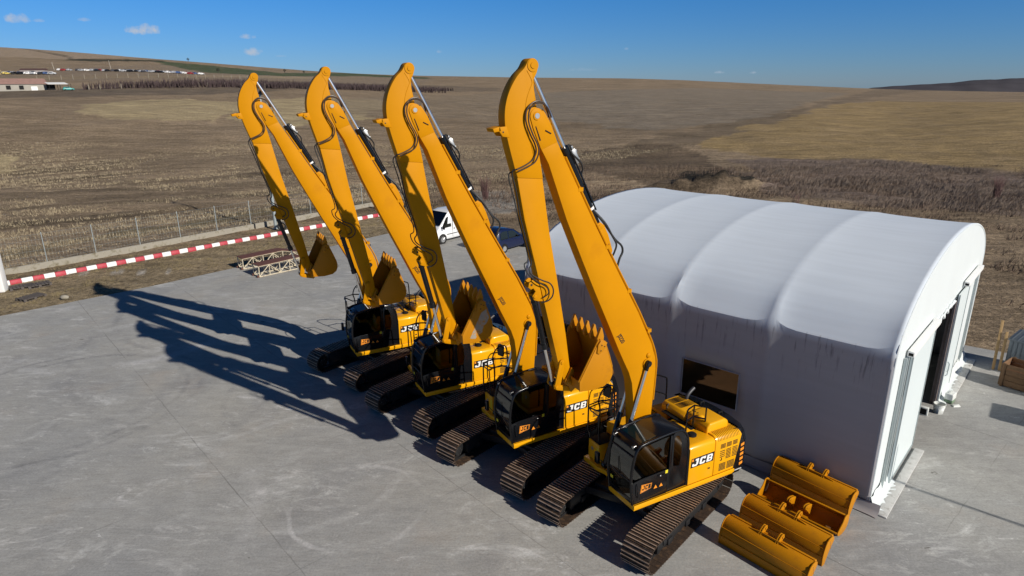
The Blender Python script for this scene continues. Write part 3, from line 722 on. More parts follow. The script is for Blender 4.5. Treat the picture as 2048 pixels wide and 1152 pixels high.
    cb.prism([(-.54, 1.23), (1.235, 1.23), (1.30, 1.75), (-.53, 1.75)], y0, y0 + .03, 'y')
    cb.box(-.53, -.49, y0, y1, 1.23, 2.1)
    cb.prism([(1.19, 1.23), (1.24, 1.23), (1.26, 1.38), (1.21, 1.38)], y0, y1, 'y')
    for (xa, za) in ((1.25, 2.56), (1.31, 1.9)): cb.tube([(xa, y0, za), (xa, y1, za)], .022, 8)
    cb.tube([(-.44, y0, 2.62), (-.44, y1, 2.62)], .03, 8)
    cab = B(cb, 'cab', [BLACK], bevel=.006)
    rf = MB(); rf.prism([(1.04, 2.79), (1.04, 2.845), (.62, 2.905), (.3, 2.955), (-.14, 2.965), (-.34, 2.88), (-.42, 2.74), (-.30, 2.78), (-.12, 2.90), (.3, 2.90), (.62, 2.86)], y0 + .02, y1 - .02, 'y')
    rf.prism([(1.20, 2.70), (1.22, 2.74), (1.10, 2.83), (1.02, 2.865), (1.0, 2.81)], y0 + .02, y1 - .02, 'y')
    rf.tube([(x, yq, z) for x, z in ((1.02, 2.86), (.62, 2.90)) for yq in (y0 + .05,)], .03, 6); rf.tube([(x, y1 - .05, z) for x, z in ((1.02, 2.86), (.62, 2.90))], .03, 6)
    rfo = B(rf, 'cab_roof', [BLACK], cab, .012)
    g_ = MB(); g_.prism([(.52, 2.921), (1.0, 2.853), (1.0, 2.862), (.52, 2.930)], y0 + .12, y1 - .12, 'y'); B(g_, 'roof_hatch', [SKYGL], cab)
    g_ = MB(); g_.prism([(.2, 1.97), (1.20, 1.94), (1.29, 2.0), (1.26, 2.35), (1.17, 2.68), (.98, 2.80), (.3, 2.86), (.16, 2.86)], y1 - .022, y1 - .014, 'y'); B(g_, 'side_window', [GLASS], cab)
    g_ = MB(); g_.prism([(-.22, 1.92), (-.02, 1.96), (.0, 2.2), (.0, 2.75), (-.05, 2.82), (-.15, 2.80), (-.24, 2.6), (-.27, 2.25)], y1 - .012, y1 - .006, 'y'); B(g_, 'quarter_window', [DGLASS], cab)
    g_ = MB(); g_.strip([(1.245, 1.39), (1.315, 1.86), (1.285, 2.35), (1.19, 2.70)], .008, y0 + .06, y1 - .06, 'y'); B(g_, 'windscreen', [GLASS], cab)
    g_ = MB(); g_.prism([(-.48, 1.76), (1.28, 1.76), (1.25, 2.5), (1.1, 2.78), (-.3, 2.8), (-.45, 2.5)], y0 + .01, y0 + .018, 'y'); g_.box(-.515, -.507, y0 + .06, y1 - .08, 2.1, 2.6); B(g_, 'side_window', [DGLASS], cab)
    st_ = MB(); st_.box(-.15, .45, .50, 1.05, 1.6, 1.75); st_.prism([(-.15, 1.72), (.02, 1.72), (-.12, 2.45), (-.27, 2.43)], .52, 1.03, 'y'); st_.prism([(-.17, 2.48), (-.07, 2.48), (-.11, 2.66), (-.2, 2.65)], .66, .9, 'y')
    for ya in (.42, 1.07): st_.box(-.1, .5, ya, ya + .08, 1.8, 1.88)
    B(st_, 'operator_seat', [SEATM], cab, .04, seg=3)
    cn = MB(); cn.box(.75, 1.05, .33, .52, 1.25, 1.95); cn.tube([(.95, .62, 1.25), (.92, .62, 1.95)], .012, 6); cn.tube([(.95, .86, 1.25), (.92, .86, 1.95)], .012, 6); cn.box(1.0, 1.1, .35, .6, 1.95, 2.12); cn.box(-.5, 1.2, .3, 1.2, 1.235, 1.26)
    cn.tube([(.45, .45, 1.85), (.46, .45, 2.02)], .018, 6); cn.tube([(.45, 1.1, 1.85), (.46, 1.1, 2.02)], .018, 6)
    B(cn, 'control_console', [MATTE], cab, .008)
    wp = MB(); wp.tube([(1.26, .9, 1.5), (1.34, .75, 2.0), (1.31, .68, 2.35)], .009, 5); B(wp, 'wiper', [MATTE], cab)
    hd = MB(); hd.tube([(.30, y1 + .0, 1.84), (.34, y1 + .04, 1.84), (.46, y1 + .04, 1.85), (.50, y1, 1.85)], .012, 6)
    hd.tube([(1.12, y1, 1.42), (1.14, y1 + .05, 1.46), (1.18, y1 + .05, 1.78), (1.16, y1, 1.82)], .012, 6); B(hd, 'door_handle', [BLACK], cab)
    lp = MB()
    for yy in (.40, 1.14): lp.cyl((1.17, yy, 2.84), (1.25, yy, 2.82), .05, 12); lp.cyl((1.25, yy, 2.82), (1.256, yy, 2.82), .042, 12, 1)
    B(lp, 'work_lamp', [BLACK, STEEL], cab)
    dc = MB(); dc.box(.16, .24, y1, y1 + .004, 1.83, 1.92, 0); B(dc, 'yellow_sticker', [YELREF], cab)
    dc = MB(); dc.prism([(.60, 1.50), (.48, 1.50), (.54, 1.60)], y1, y1 + .004, 'y'); dc.prism([(.42, 1.50), (.30, 1.50), (.36, 1.60)], y1, y1 + .004, 'y'); B(dc, 'warning_sticker', [ORANGE], cab)
    dc = MB(); dc.box(1.325, 1.33, .42, .52, 1.62, 1.70, 0); B(dc, 'windscreen_sticker', [YELREF], cab)
    ip = MB(); ip.prism([(1.03, 1.50), (1.0, 1.735), (.66, 1.70), (.69, 1.56)], y1, y1 + .004, 'y'); sh = B(ip, 'door_badge', [ORANGE], cab)
    ip = MB(); Pb = [(1.01, 1.52), (.985, 1.715), (.675, 1.683), (.70, 1.575)]; ctr = (.85, 1.62)
    for i in range(4):
        a, b = Pb[i], Pb[(i + 1) % 4]; ip.tube([(a[0], y1 + .005, a[1]), (b[0], y1 + .005, b[1])], .004, 4)
    badge(ip, .968, 1.568, .262, .125, y1 + .003, .25, 0, shear=.1, th=.004)
    B(ip, 'badge_lettering', [BLKDECAL, ORANGE], sh)
    # badge on the engine side door
    b_ = MB(); b_.prism([(-.60, 1.715), (-1.40, 1.715), (-1.42, 1.985), (-.62, 1.985)], 1.27, 1.274, 'y'); bp_ = B(b_, 'side_badge', [BLKDECAL], ed)
    b_ = MB(); badge(b_, -.665, 1.745, .69, .205, 1.273, .22, 0, mi2=1, th=.005); B(b_, 'badge_lettering', [WHITE, BLKDECAL], bp_)
    b_ = MB(); b_.box(-.69, -.63, 1.2741, 1.279, 1.90, 1.965); B(b_, 'badge_square', [ORANGE], bp_)
    # --- boom
    bo = MB(); hw = .17
    up = [(-.02, 1.72), (-.08, 1.95), (-.15, 2.6), (-.19, 3.25), (-.23, 4.19), (-.19, 4.5), (-.04, 4.92), (.45, 5.86), (1.17, 7.07), (1.91, 8.34), (2.70, 9.76), (2.89, 10.11)]
    lo = [(3.28, 9.97), (3.1, 9.66), (2.62, 8.41), (2.17, 7.41), (1.77, 6.55), (1.35, 5.68), (1.01, 4.96), (.83, 4.60), (.66, 4.28), (.54, 3.95), (.48, 3.55), (.45, 3.21), (.40, 2.5), (.30, 1.9), (.22, 1.70), (.10, 1.62)]
    bo.prism(up + lo, YC - hw, YC + hw)
    boom = B(bo, 'boom', [BOOMY], bevel=.012, boom=True)
    pl = MB()
    tipo = [(2.89, 10.11), (3.06, 10.50), (3.24, 10.78)] + arc(3.392, 10.659, .155, 145, -20, 9) + [(3.47, 10.40), (3.36, 10.15), (3.28, 9.97)]
    for a0, a1 in ((YC + hw - .055, YC + hw - .004), (YC - hw + .004, YC - hw + .055)): pl.prism(tipo, a0, a1)
    pl.prism([(2.89, 10.11), (3.06, 10.5), (3.02, 10.5), (2.98, 10.3), (3.2, 10.0), (3.28, 9.97)], YC - hw + .05, YC + hw - .05)
    B(pl, 'boom_fork', [BOOMY], boom, .01, boom=False).data.transform(Matrix.Translation(-FOOT))
    def sub(mb, name, mats, par=boom, bevel=0, seg=2):
        o = mb.build(name, mats, par, bevel, seg=seg); o.data.transform(Matrix.Translation(-FOOT)); return o
    q = MB()
    for dz, yy in ((.05, YC + hw - .03), (.05, YC + hw - .10)):
        q.tube([(p.x - dz * .87, yy, p.y + dz * .5) for p in smoothpath([(a, b, 0) for a, b in up[3:11]], 2)], .022, 6)
    for p in ((.1, 5.28), (.8, 6.45), (1.5, 7.64), (2.3, 9.04)): q.box(p[0] - .1, p[0] + .02, YC - .02, YC + hw + .005, p[1] - .03, p[1] + .06)
    sub(q, 'oil_pipe', [BOOMY])
    q = MB(); q.disc(3.392, 10.659, YC - hw - .02, YC + hw + .02, .055, 18); q.disc(3.392, 10.659, YC - hw - .012, YC + hw + .012, .085, 20, 1); sub(q, 'pivot_pin', [STEEL, BOOMY])
    q = MB(); q.tube([(3.19, YC + hw, 10.36), (3.05, YC + hw, 10.29)], .014, 6); q.tube([(3.42, YC + hw - .01, 10.45), (3.31, YC + hw, 10.16)], .014, 6); sub(q, 'grease_line', [BLKDECAL])
    lug = [(1.83, 8.20), (1.78, 8.32)] + arc(1.70, 8.28, .09, 60, 150, 4) + [(1.48, 8.02), (1.40, 7.90), (1.22, 7.52), (1.30, 7.29)]
    q = MB()
    for a0 in (YC + .07, YC - .11): q.prism([(1.80, 8.15), (1.77, 8.20), (1.66, 8.25), (1.55, 8.17), (1.42, 7.93), (1.28, 7.53), (1.34, 7.36)], a0, a0 + .04)
    q.disc(1.66, 8.14, YC - .13, YC + .13, .06); q.disc(1.40, 7.70, YC + .1, YC + .115, .02, 8, 1); sub(q, 'cylinder_lug', [BOOMY, BLKDECAL], bevel=.004)
    q = MB(); q.disc(.095, 4.42, YC - hw - .13, YC + hw + .13, .06); q.disc(.095, 4.42, YC - hw - .03, YC + hw + .03, .12, 22, 1); q.sphere((.05, YC + hw + .01, 4.62), .07, 10, 6, 1, (1, .5, 1)); sub(q, 'cylinder_pin', [MATTE, BOOMY])
    me = text_mesh('JS220', .155, .004, 0, .002, .82)
    o = place_text('model_lettering', me, BLKDECAL, boom, Vector((.955, YC + hw + .003, 5.255)) - FOOT, (-.52, 0, -.86), (-.86, 0, .52))
    q = MB(); q.box(-.02, .02, YC + hw, YC + hw + .004, 5.18, 5.25); sub(q, 'small_sticker', [BLKDECAL])
    # boom hoses over the cylinder lug
    q = MB()
    q.tube(smoothpath([(2.0, YC + .05, 8.70), (1.62, YC + .08, 8.30), (1.40, .06, 8.02), (1.2, .06, 7.78), (1.02, .06, 7.62), (.97, .05, 7.46), (1.05, .05, 7.30), (1.10, .04, 7.1)]), .026, 8)
    q.tube(smoothpath([(1.9, YC - .02, 8.62), (1.55, YC + .1, 8.25), (1.33, .1, 7.9), (1.2, .1, 7.68), (1.24, .09, 7.5), (1.27, .06, 7.4)]), .024, 8)
    sub(q, 'hydraulic_hose', [RUBBER])
    # lift cylinders
    for yy in (YC + hw + .065, YC - hw - .065):
        a, b = Vector((.095, yy, 4.42)), Vector((.98, yy, 1.45)); d_ = (b - a)
        q = MB(); q.cyl(a + d_ * .5, b, .075, 16); q.disc(b.x, b.z, yy - .06, yy + .06, .09)
        lc = B(q, 'boom_cylinder', [BLACK], bevel=.004, boom=True)
        q = MB(); q.cyl(a, a + d_ * .52, .044, 16); q.disc(a.x, a.z, yy - .05, yy + .05, .085, 16, 1); q.cyl(a, a + d_ * .06, .055, 12, 1); sub(q, 'piston_rod', [CHROME, BLACK], lc)
    # arm cylinder
    a, b = Vector((1.66, YC, 8.14)), Vector((3.483, YC, 11.60)); d_ = b - a
    q = MB(); q.cyl(a + d_ * .02, a + d_ * .515, .085, 18); q.disc(a.x, a.z, YC - .06, YC + .06, .09); q.cyl(a + d_ * .49, a + d_ * .53, .105, 18); q.cyl(a + d_ * .12, a + d_ * .135, .1, 18, 1)
    q.tube([a + d_ * .1 + Vector((-.09, .05, .05)), a + d_ * .42 + Vector((-.09, .05, .05))], .02, 6)
    ac = B(q, 'arm_cylinder', [BLACK, WHITE], bevel=0, boom=True)
    q = MB(); q.cyl(a + d_ * .515, b - d_ * .01, .048, 16); q.disc(b.x, b.z, YC - .06, YC + .06, .10, 16, 1); sub(q, 'piston_rod', [CHROME, BOOMY], ac)
    q = MB(); vM = Matrix.Translation(a + d_ * .455) @ Matrix.Rotation(math.atan2(d_.x, d_.z), 4, 'Y')
    q.box(-.19, -.09, -.02, .11, -.17, .17, 0, vM); q.box(-.22, -.12, .0, .09, .05, .13, 0, vM); q.cyl(vM @ Vector((-.15, .05, .17)), vM @ Vector((-.15, .05, .24)), .035, 10)
    q.cyl(vM @ Vector((-.21, .05, -.1)), vM @ Vector((-.12, .05, -.1)), .035, 10); sub(q, 'valve_block', [STEEL], ac, .008)
    q = MB(); q.tube(smoothpath([vM @ Vector(p) for p in ((-.15, .05, .24), (-.08, .08, .3), (-.08, .1, .1), (-.17, .12, -.15), (-.20, .05, -.35), (-.13, .0, -.55), (-.11, 0, -1.2))]), .02, 6); sub(q, 'hose', [RUBBER], ac)
    # --- arm
    ar = MB(); aw = .145
    bk = [(p.x, p.y) for p in smoothpath([(3.60, 11.71, 0), (3.68, 11.58, 0), (3.83, 11.44, 0), (3.98, 11.22, 0), (4.08, 10.98, 0), (4.125, 10.72, 0), (4.11, 10.42, 0), (4.03, 10.07, 0), (3.90, 9.62, 0)], 4)]
    tip = arc(3.483, 11.638, .135, 50, 190, 8)
    fr_ = [(3.385, 11.50), (3.46, 11.36), (3.45, 11.18), (3.40, 10.94), (3.36, 10.6), (3.34, 10.2), (3.32, 9.9), (3.26, 9.60), (3.22, 9.36)]
    ar.prism(bk + [(3.83, 9.42)] + fr_[::-1] + [(3.36, 11.58)] + tip[::-1], YC - aw, YC + aw)
    arm = B(ar, 'arm', [BOOMY], bevel=.01, boom=True)
    q = MB(); aw2 = .13
    q.prism([(3.85, 9.50), (3.66, 8.52), (3.35, 7.35), (3.04, 6.16), (2.76, 5.06), (2.66, 4.72), (2.55, 4.45)] + arc(2.43, 4.45, .10, 270, 180, 3) + [(2.34, 4.6), (2.40, 4.75), (2.54, 5.66), (2.83, 7.19), (3.05, 8.28), (3.23, 9.42)], YC - aw2, YC + aw2)
    sub(q, 'arm_beam', [BOOMY], arm, .01)
    q = MB(); q.tube([(p.x, YC + aw + .002, p.y) for p in smoothpath([(a_, b_, 0) for a_, b_ in [(3.62, 11.54), (3.50, 11.33), (3.54, 11.2), (3.61, 11.03), (3.65, 10.8), (3.62, 10.45), (3.52, 10.1), (3.45, 9.85)]], 4)], .007, 5); sub(q, 'weld_seam', [BOOMY], arm)
    q = MB(); q.disc(3.483, 11.638, YC - aw - .03, YC + aw + .03, .06, 18); q.disc(3.483, 11.638, YC - aw - .015, YC + aw + .015, .125, 22, 0); sub(q, 'cylinder_pin', [BOOMY], arm)
    q = MB()
    for a0 in (YC + aw - .03, YC - aw - .01): q.prism([(4.02, 10.25), (4.09, 10.47), (4.26, 10.46), (4.26, 10.38), (4.18, 10.27)], a0, a0 + .04)
    q.prism([(4.24, 10.47), (4.40, 10.43), (4.37, 10.36), (4.22, 10.38)], YC - aw - .01, YC + aw + .01); q.disc(4.17, 10.36, YC + aw + .005, YC + aw + .013, .022, 10, 1)
    sub(q, 'transport_bracket', [BOOMY, BLKDECAL], arm, .004)
    q = MB()
    for dy, k in ((0, 0), (.05, .035)):
        q.tube(smoothpath([(3.10 - k, YC + hw - .02 + dy, 10.62), (3.20, YC + hw + .03 + dy, 10.86 - k), (3.36, YC + hw + .04 + dy, 10.95 - k), (3.52, YC + hw + .04 + dy, 10.92 - k), (3.65 - k, YC + hw + .03 + dy, 10.78), (3.67 - k, YC + hw + .03 + dy, 10.56), (3.57 - k, YC + hw + .03 + dy, 10.3), (3.46 - k, YC + hw + .03 + dy, 10.1), (3.42 - k, YC + hw + .02 + dy, 9.93), (3.50 - k, YC + hw + .0 + dy, 9.77 - k), (3.67, YC + aw + .02 + dy, 9.67 - k), (3.86, YC + aw + .01 + dy, 9.60 - k)]), .017, 8)
    sub(q, 'hydraulic_hose', [mat('brown_hose', (.055, .035, .022), .4, vary=.2)], arm)
    q = MB(); q.tube(smoothpath([(3.86, YC + aw + .01, 9.60), (3.93, YC + .08, 9.52), (3.80, YC + .05, 9.05), (3.70, YC + .05, 8.5), (3.45, YC + .05, 7.6), (3.53, YC + .1, 7.4), (3.48, YC + .16, 7.27), (3.27, .2, 7.14), (3.07, .2, 7.04), (2.98, .2, 6.89), (3.0, .2, 6.73), (3.11, .18, 6.63), (3.24, .12, 6.6)]), .016, 8)
    q.tube(smoothpath([(3.86, YC + .02, 9.55), (3.97, YC, 9.45), (3.84, YC, 8.95), (3.73, YC, 8.5), (3.50, YC + .0, 7.65), (3.62, YC + .05, 7.5), (3.58, YC + .16, 7.3), (3.35, .18, 7.1), (3.13, .16, 6.95), (3.08, .16, 6.8), (3.2, .12, 6.7)]), .014, 8)
    sub(q, 'hydraulic_hose', [RUBBER], arm)
    lugp = [(3.17, 6.60), (3.25, 6.95), (3.33, 7.12), (3.44, 7.14), (3.53, 7.08), (3.55, 6.98), (3.48, 6.92), (3.42, 6.94), (3.36, 6.86), (3.44, 6.76), (3.40, 6.66), (3.30, 6.62)]
    q = MB()
    for a0 in (YC + .07, YC - .11): q.prism(lugp, a0, a0 + .04)
    q.disc(3.37, 6.74, YC - .13, YC + .13, .045); q.disc(3.47, 7.03, YC + .1, YC + .12, .03, 12, 1); sub(q, 'cylinder_lug', [BOOMY, BLKDECAL], arm, .004)
    # bucket cylinder
    a, b = Vector((3.37, YC, 6.74)), Vector((2.80, YC, 4.42)); d_ = b - a
    q = MB(); q.cyl(a, a + d_ * .56, .07, 16); q.cyl(a + d_ * .53, a + d_ * .585, .088, 16); q.cyl(a + d_ * .06, a + d_ * .075, .085, 16); q.tube([a + d_ * .1 + Vector((.03, .08, 0)), a + d_ * .5 + Vector((.03, .08, 0))], .015, 6)
    bc = B(q, 'bucket_cylinder', [BLACK], boom=True)
    q = MB(); q.cyl(a + d_ * .58, b, .038, 14); q.disc(b.x, b.z, YC - .07, YC + .07, .075, 16, 1); sub(q, 'piston_rod', [CHROME, BLACK], bc)
    q = MB()
    for a0 in (YC + aw2 + .005, YC - aw2 - .05):
        q.prism([(2.86, 4.40), (2.83, 4.34), (2.76, 4.33), (2.70, 4.40), (2.60, 4.86), (2.60, 4.98)] + arc(2.66, 5.0, .07, 180, 20, 5) + [(2.76, 4.86)], a0, a0 + .045)
    for a0 in (YC + .08, YC - .12): q.prism([(2.86, 4.46), (2.86, 4.36), (2.78, 4.31), (2.60, 4.25), (2.42, 4.20), (2.38, 4.28), (2.56, 4.38)], a0 + .05, a0 + .09)
    q.disc(2.66, 5.0, YC - .2, YC + .2, .04); q.disc(2.80, 4.40, YC - .2, YC + .2, .045)
    B(q, 'bucket_linkage', [BOOMY], bevel=.005, boom=True)
    # --- bucket
    q = MB(); by0, by1 = YC - .62, YC + .62
    side = [(2.44, 4.38), (2.45, 4.63), (1.90, 5.60), (1.75, 5.53), (1.60, 5.12), (1.51, 4.84), (1.50, 4.62), (1.57, 4.47), (1.73, 4.37), (2.05, 4.34)]
    for a0 in (by0, by1 - .03): q.prism(side, a0, a0 + .03)
    back = [(1.88, 5.58), (1.74, 5.50), (1.60, 5.12), (1.52, 4.84), (1.51, 4.64), (1.58, 4.48), (1.74, 4.385), (2.05, 4.355), (2.43, 4.39), (2.44, 4.62)]
    q.strip(back, -.03, by0 + .03, by1 - .03)
    for a0 in (by0 + .025, by1 - .055): q.tube([(1.92, a0 + .015, 5.58), (2.46, a0 + .015, 4.62)], .022, 5)
    bk_ = B(q, 'bucket', [BUCKETY], bevel=.004, boom=True)
    q = MB()
    for k in range(5):
        yy = by0 + .08 + k * (by1 - by0 - .16) / 4
        q.prism([(1.94, 5.50), (1.96, 5.62), (1.86, 5.86), (1.83, 5.86), (1.77, 5.64), (1.78, 5.50)], yy - .04, yy + .04)
    tt = sub(q, 'bucket_tooth', [BUCKETY], bk_, .008)
    for a0, a1 in ((by1, by1 + .035), (by0 - .035, by0)):
        q = MB()
        q.prism([(1.90, 5.58), (1.98, 5.48), (2.00, 5.28), (1.93, 5.24), (1.80, 5.33), (1.72, 5.50)], a0, a1)
        for (x_, z_) in ((1.88, 5.46), (1.90, 5.33), (1.80, 5.42)): q.disc(x_, z_, a0 - .012, a1 + .012, .022, 8, 1)
        sub(q, 'side_cutter', [BUCKETY, MATTE], bk_, .006)
    q = MB()
    for a0 in (YC + .15, YC - .20):
        q.prism([(2.30, 4.34), (2.34, 4.75), (2.40, 4.83), (2.44, 4.72)] + arc(2.47, 4.48, .11, 70, -90, 8) + [(2.44, 4.26), (2.40, 4.18), (2.2, 4.32)], a0, a0 + .05)
    q.disc(2.47, 4.48, YC - .26, YC + .26, .05); q.disc(2.47, 4.48, YC - .235, YC + .235, .085, 18)
    sub(q, 'bucket_ear', [BUCKETY], bk_, .005)
    q = MB(); q.tube([(1.72, by1 + .001, 5.42), (1.46, by1 + .001, 4.62)], .006, 4); sub(q, 'weld_seam', [BUCKETY], bk_)
    return root
BOOMPARTS = ('boom', 'arm', 'bucket', 'boom_cylinder', 'arm_cylinder', 'bucket_cylinder', 'bucket_linkage')
ARMPARTS = ('arm', 'bucket', 'bucket_cylinder', 'bucket_linkage')
POSE = [(3.474, 15.347, -151.581, -.119, .232), (.455, 18.294, -150.298, .399, .098), (-2.496, 21.621, -151.888, .663, .055), (-5.66, 25.115, -151.716, -.923, -.39)]
LAB = ['yellow excavator with folded long boom, nearest the camera, badge in full sun', 'yellow excavator second in the row, its bucket hanging before the white tent wall', 'yellow excavator third in the row, cab in shade but side badge sunlit', 'yellow excavator farthest left, its bucket hanging beside the two truss ramps']
proto = make_excavator()
def set_pose(o, i):
    X, Y, b, db, dm = POSE[i]
    o.location = (X, Y, 0); o.rotation_euler = (0, 0, R(b))
    tag(o, LAB[i], 'excavator', 'long-reach excavators parked in a row')
    piv = Vector((3.392, 0, 10.659))
    for ch in o.children:
        base = ch.name.split('.')[0]
        if base in BOOMPARTS:
            Mt = Matrix.Translation(FOOT) @ Matrix.Rotation(-R(db), 4, 'Y') @ Matrix.Translation(-FOOT)
            if base in ARMPARTS: Mt = Mt @ Matrix.Translation(piv) @ Matrix.Rotation(-R(dm), 4, 'Y') @ Matrix.Translation(-piv)
            ch.matrix_basis = Mt @ Matrix.Translation(FOOT)
machines = [proto] + [copy_tree(proto) for _ in range(3)]
for i, o in enumerate(machines): set_pose(o, i)
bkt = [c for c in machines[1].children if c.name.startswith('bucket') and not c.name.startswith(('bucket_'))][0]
wpm = MB(); wpm.prism([(2.22, 4.50), (2.02, 4.90), (1.86, 5.20), (1.70, 5.28), (1.62, 5.02), (1.70, 4.86), (1.80, 4.80), (1.84, 4.62), (1.98, 4.56), (2.06, 4.46)], YC + .62, YC + .6225)  # thin grey patch flecked with yellow on the near bucket side
wpo = wpm.build('grey_patch', [mat('yellow_flecked_grey', (.34, .30, .24), .5, .2, vary=.3, vscale=5, dirt=(.5, .2, .01), dirt_lo=.5, dirt_hi=.6, dscale=5)], bkt)
wpo.data.transform(Matrix.Translation(-FOOT)); wpo['label'] = 'grey patch flecked with yellow'

#PART2#
# ------------------------------------------------------------------ storage tent
TH, TU = R(47.27), R(137.27)
TM = Matrix(((math.cos(TU), math.cos(TH), 0, 9.8), (math.sin(TU), math.sin(TH), 0, 15.11), (0, 0, 1, 0), (0, 0, 0, 1)))   # (s, w, z): along, across, up
def fabric(name, col, stains=False):
    m = mat(name, col, .55, vary=.03, vscale=.6, bump=.06, bscale=5, spec=.3)
    n, l = m.node_tree.nodes, m.node_tree.links; p = n['Principled BSDF']
    src = p.inputs['Base Color'].links[0].from_socket
    if stains:
        t = n.new('ShaderNodeTexCoord')
        mp = n.new('ShaderNodeMapping'); mp.inputs['Scale'].default_value = (5.5, .3, .55); l.new(t.outputs['Object'], mp.inputs['Vector'])
        x = n.new('ShaderNodeTexNoise'); x.inputs['Scale'].default_value = 1.6; x.inputs['Detail'].default_value = 5; x.inputs['Roughness'].default_value = .6; l.new(mp.outputs[0], x.inputs['Vector'])
        r1 = n.new('ShaderNodeMapRange'); l.new(x.outputs[0], r1.inputs[0]); r1.inputs[1].default_value = .56; r1.inputs[2].default_value = .68
        sp = n.new('ShaderNodeSeparateXYZ'); l.new(t.outputs['Object'], sp.inputs[0])
        r2 = n.new('ShaderNodeMapRange'); l.new(sp.outputs[2], r2.inputs[0]); r2.inputs[1].default_value = 3.1; r2.inputs[2].default_value = 4.55; r2.inputs[4].default_value = .85
        r3 = n.new('ShaderNodeMapRange'); l.new(sp.outputs[2], r3.inputs[0]); r3.inputs[1].default_value = 4.66; r3.inputs[2].default_value = 4.56
        mm = n.new('ShaderNodeMath'); mm.operation = 'MULTIPLY'; l.new(r1.outputs[0], mm.inputs[0]); l.new(r2.outputs[0], mm.inputs[1])
        m2 = n.new('ShaderNodeMath'); m2.operation = 'MULTIPLY'; l.new(mm.outputs[0], m2.inputs[0]); l.new(r3.outputs[0], m2.inputs[1])
        mx = n.new('ShaderNodeMixRGB'); l.new(m2.outputs[0], mx.inputs[0]); l.new(src, mx.inputs[1]); mx.inputs[2].default_value = (.10, .10, .11, 1); src = mx.outputs[0]
        # below the eave the fabric colour is multiplied darker and browner than the roof
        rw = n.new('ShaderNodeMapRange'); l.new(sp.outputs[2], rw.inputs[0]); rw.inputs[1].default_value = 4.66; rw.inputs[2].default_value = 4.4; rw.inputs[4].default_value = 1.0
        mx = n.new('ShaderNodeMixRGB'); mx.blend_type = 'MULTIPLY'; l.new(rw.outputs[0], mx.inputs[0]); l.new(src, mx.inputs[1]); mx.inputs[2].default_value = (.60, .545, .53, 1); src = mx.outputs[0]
        # grime rising from the ground
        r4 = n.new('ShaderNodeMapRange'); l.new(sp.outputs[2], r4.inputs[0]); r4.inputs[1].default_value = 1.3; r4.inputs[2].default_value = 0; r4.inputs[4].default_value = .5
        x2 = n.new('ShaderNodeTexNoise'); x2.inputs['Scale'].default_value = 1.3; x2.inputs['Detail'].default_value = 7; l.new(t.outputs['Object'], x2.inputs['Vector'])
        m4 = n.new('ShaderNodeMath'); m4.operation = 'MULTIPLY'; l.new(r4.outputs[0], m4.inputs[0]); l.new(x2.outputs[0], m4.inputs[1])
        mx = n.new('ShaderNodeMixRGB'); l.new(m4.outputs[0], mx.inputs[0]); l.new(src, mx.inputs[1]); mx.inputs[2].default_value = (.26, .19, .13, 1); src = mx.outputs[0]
        # faint welded seams running along the roof
        mp = n.new('ShaderNodeMapping'); mp.inputs['Scale'].default_value = (.35, 4.0, 4.0); l.new(t.outputs['Object'], mp.inputs['Vector'])
        x = n.new('ShaderNodeTexNoise'); x.inputs['Scale'].default_value = 1.2; x.inputs['Detail'].default_value = 3; l.new(mp.outputs[0], x.inputs['Vector'])
        r1 = n.new('ShaderNodeMapRange'); l.new(x.outputs[0], r1.inputs[0]); r1.inputs[1].default_value = .3; r1.inputs[2].default_value = .7; r1.inputs[3].default_value = .955; r1.inputs[4].default_value = 1.02
        mx = n.new('ShaderNodeMixRGB'); mx.blend_type = 'MULTIPLY'; mx.inputs[0].default_value = 1; l.new(src, mx.inputs[1]); l.new(r1.outputs[0], mx.inputs[2]); src = mx.outputs[0]
        l.new(src, p.inputs['Base Color'])
    return m
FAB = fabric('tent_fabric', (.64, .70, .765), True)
GAB = mat('gable_fabric', (.66, .70, .70), .5, vary=.04, vscale=.8, bump=.25, bscale=1.6, spec=.3)
LEAF = mat('door_sheet', (.63, .69, .69), .45, vary=.04, vscale=.5, bump=.1, bscale=1.2)
GALV = mat('galvanised_steel', (.42, .47, .47), .45, .5, vary=.12, vscale=6)
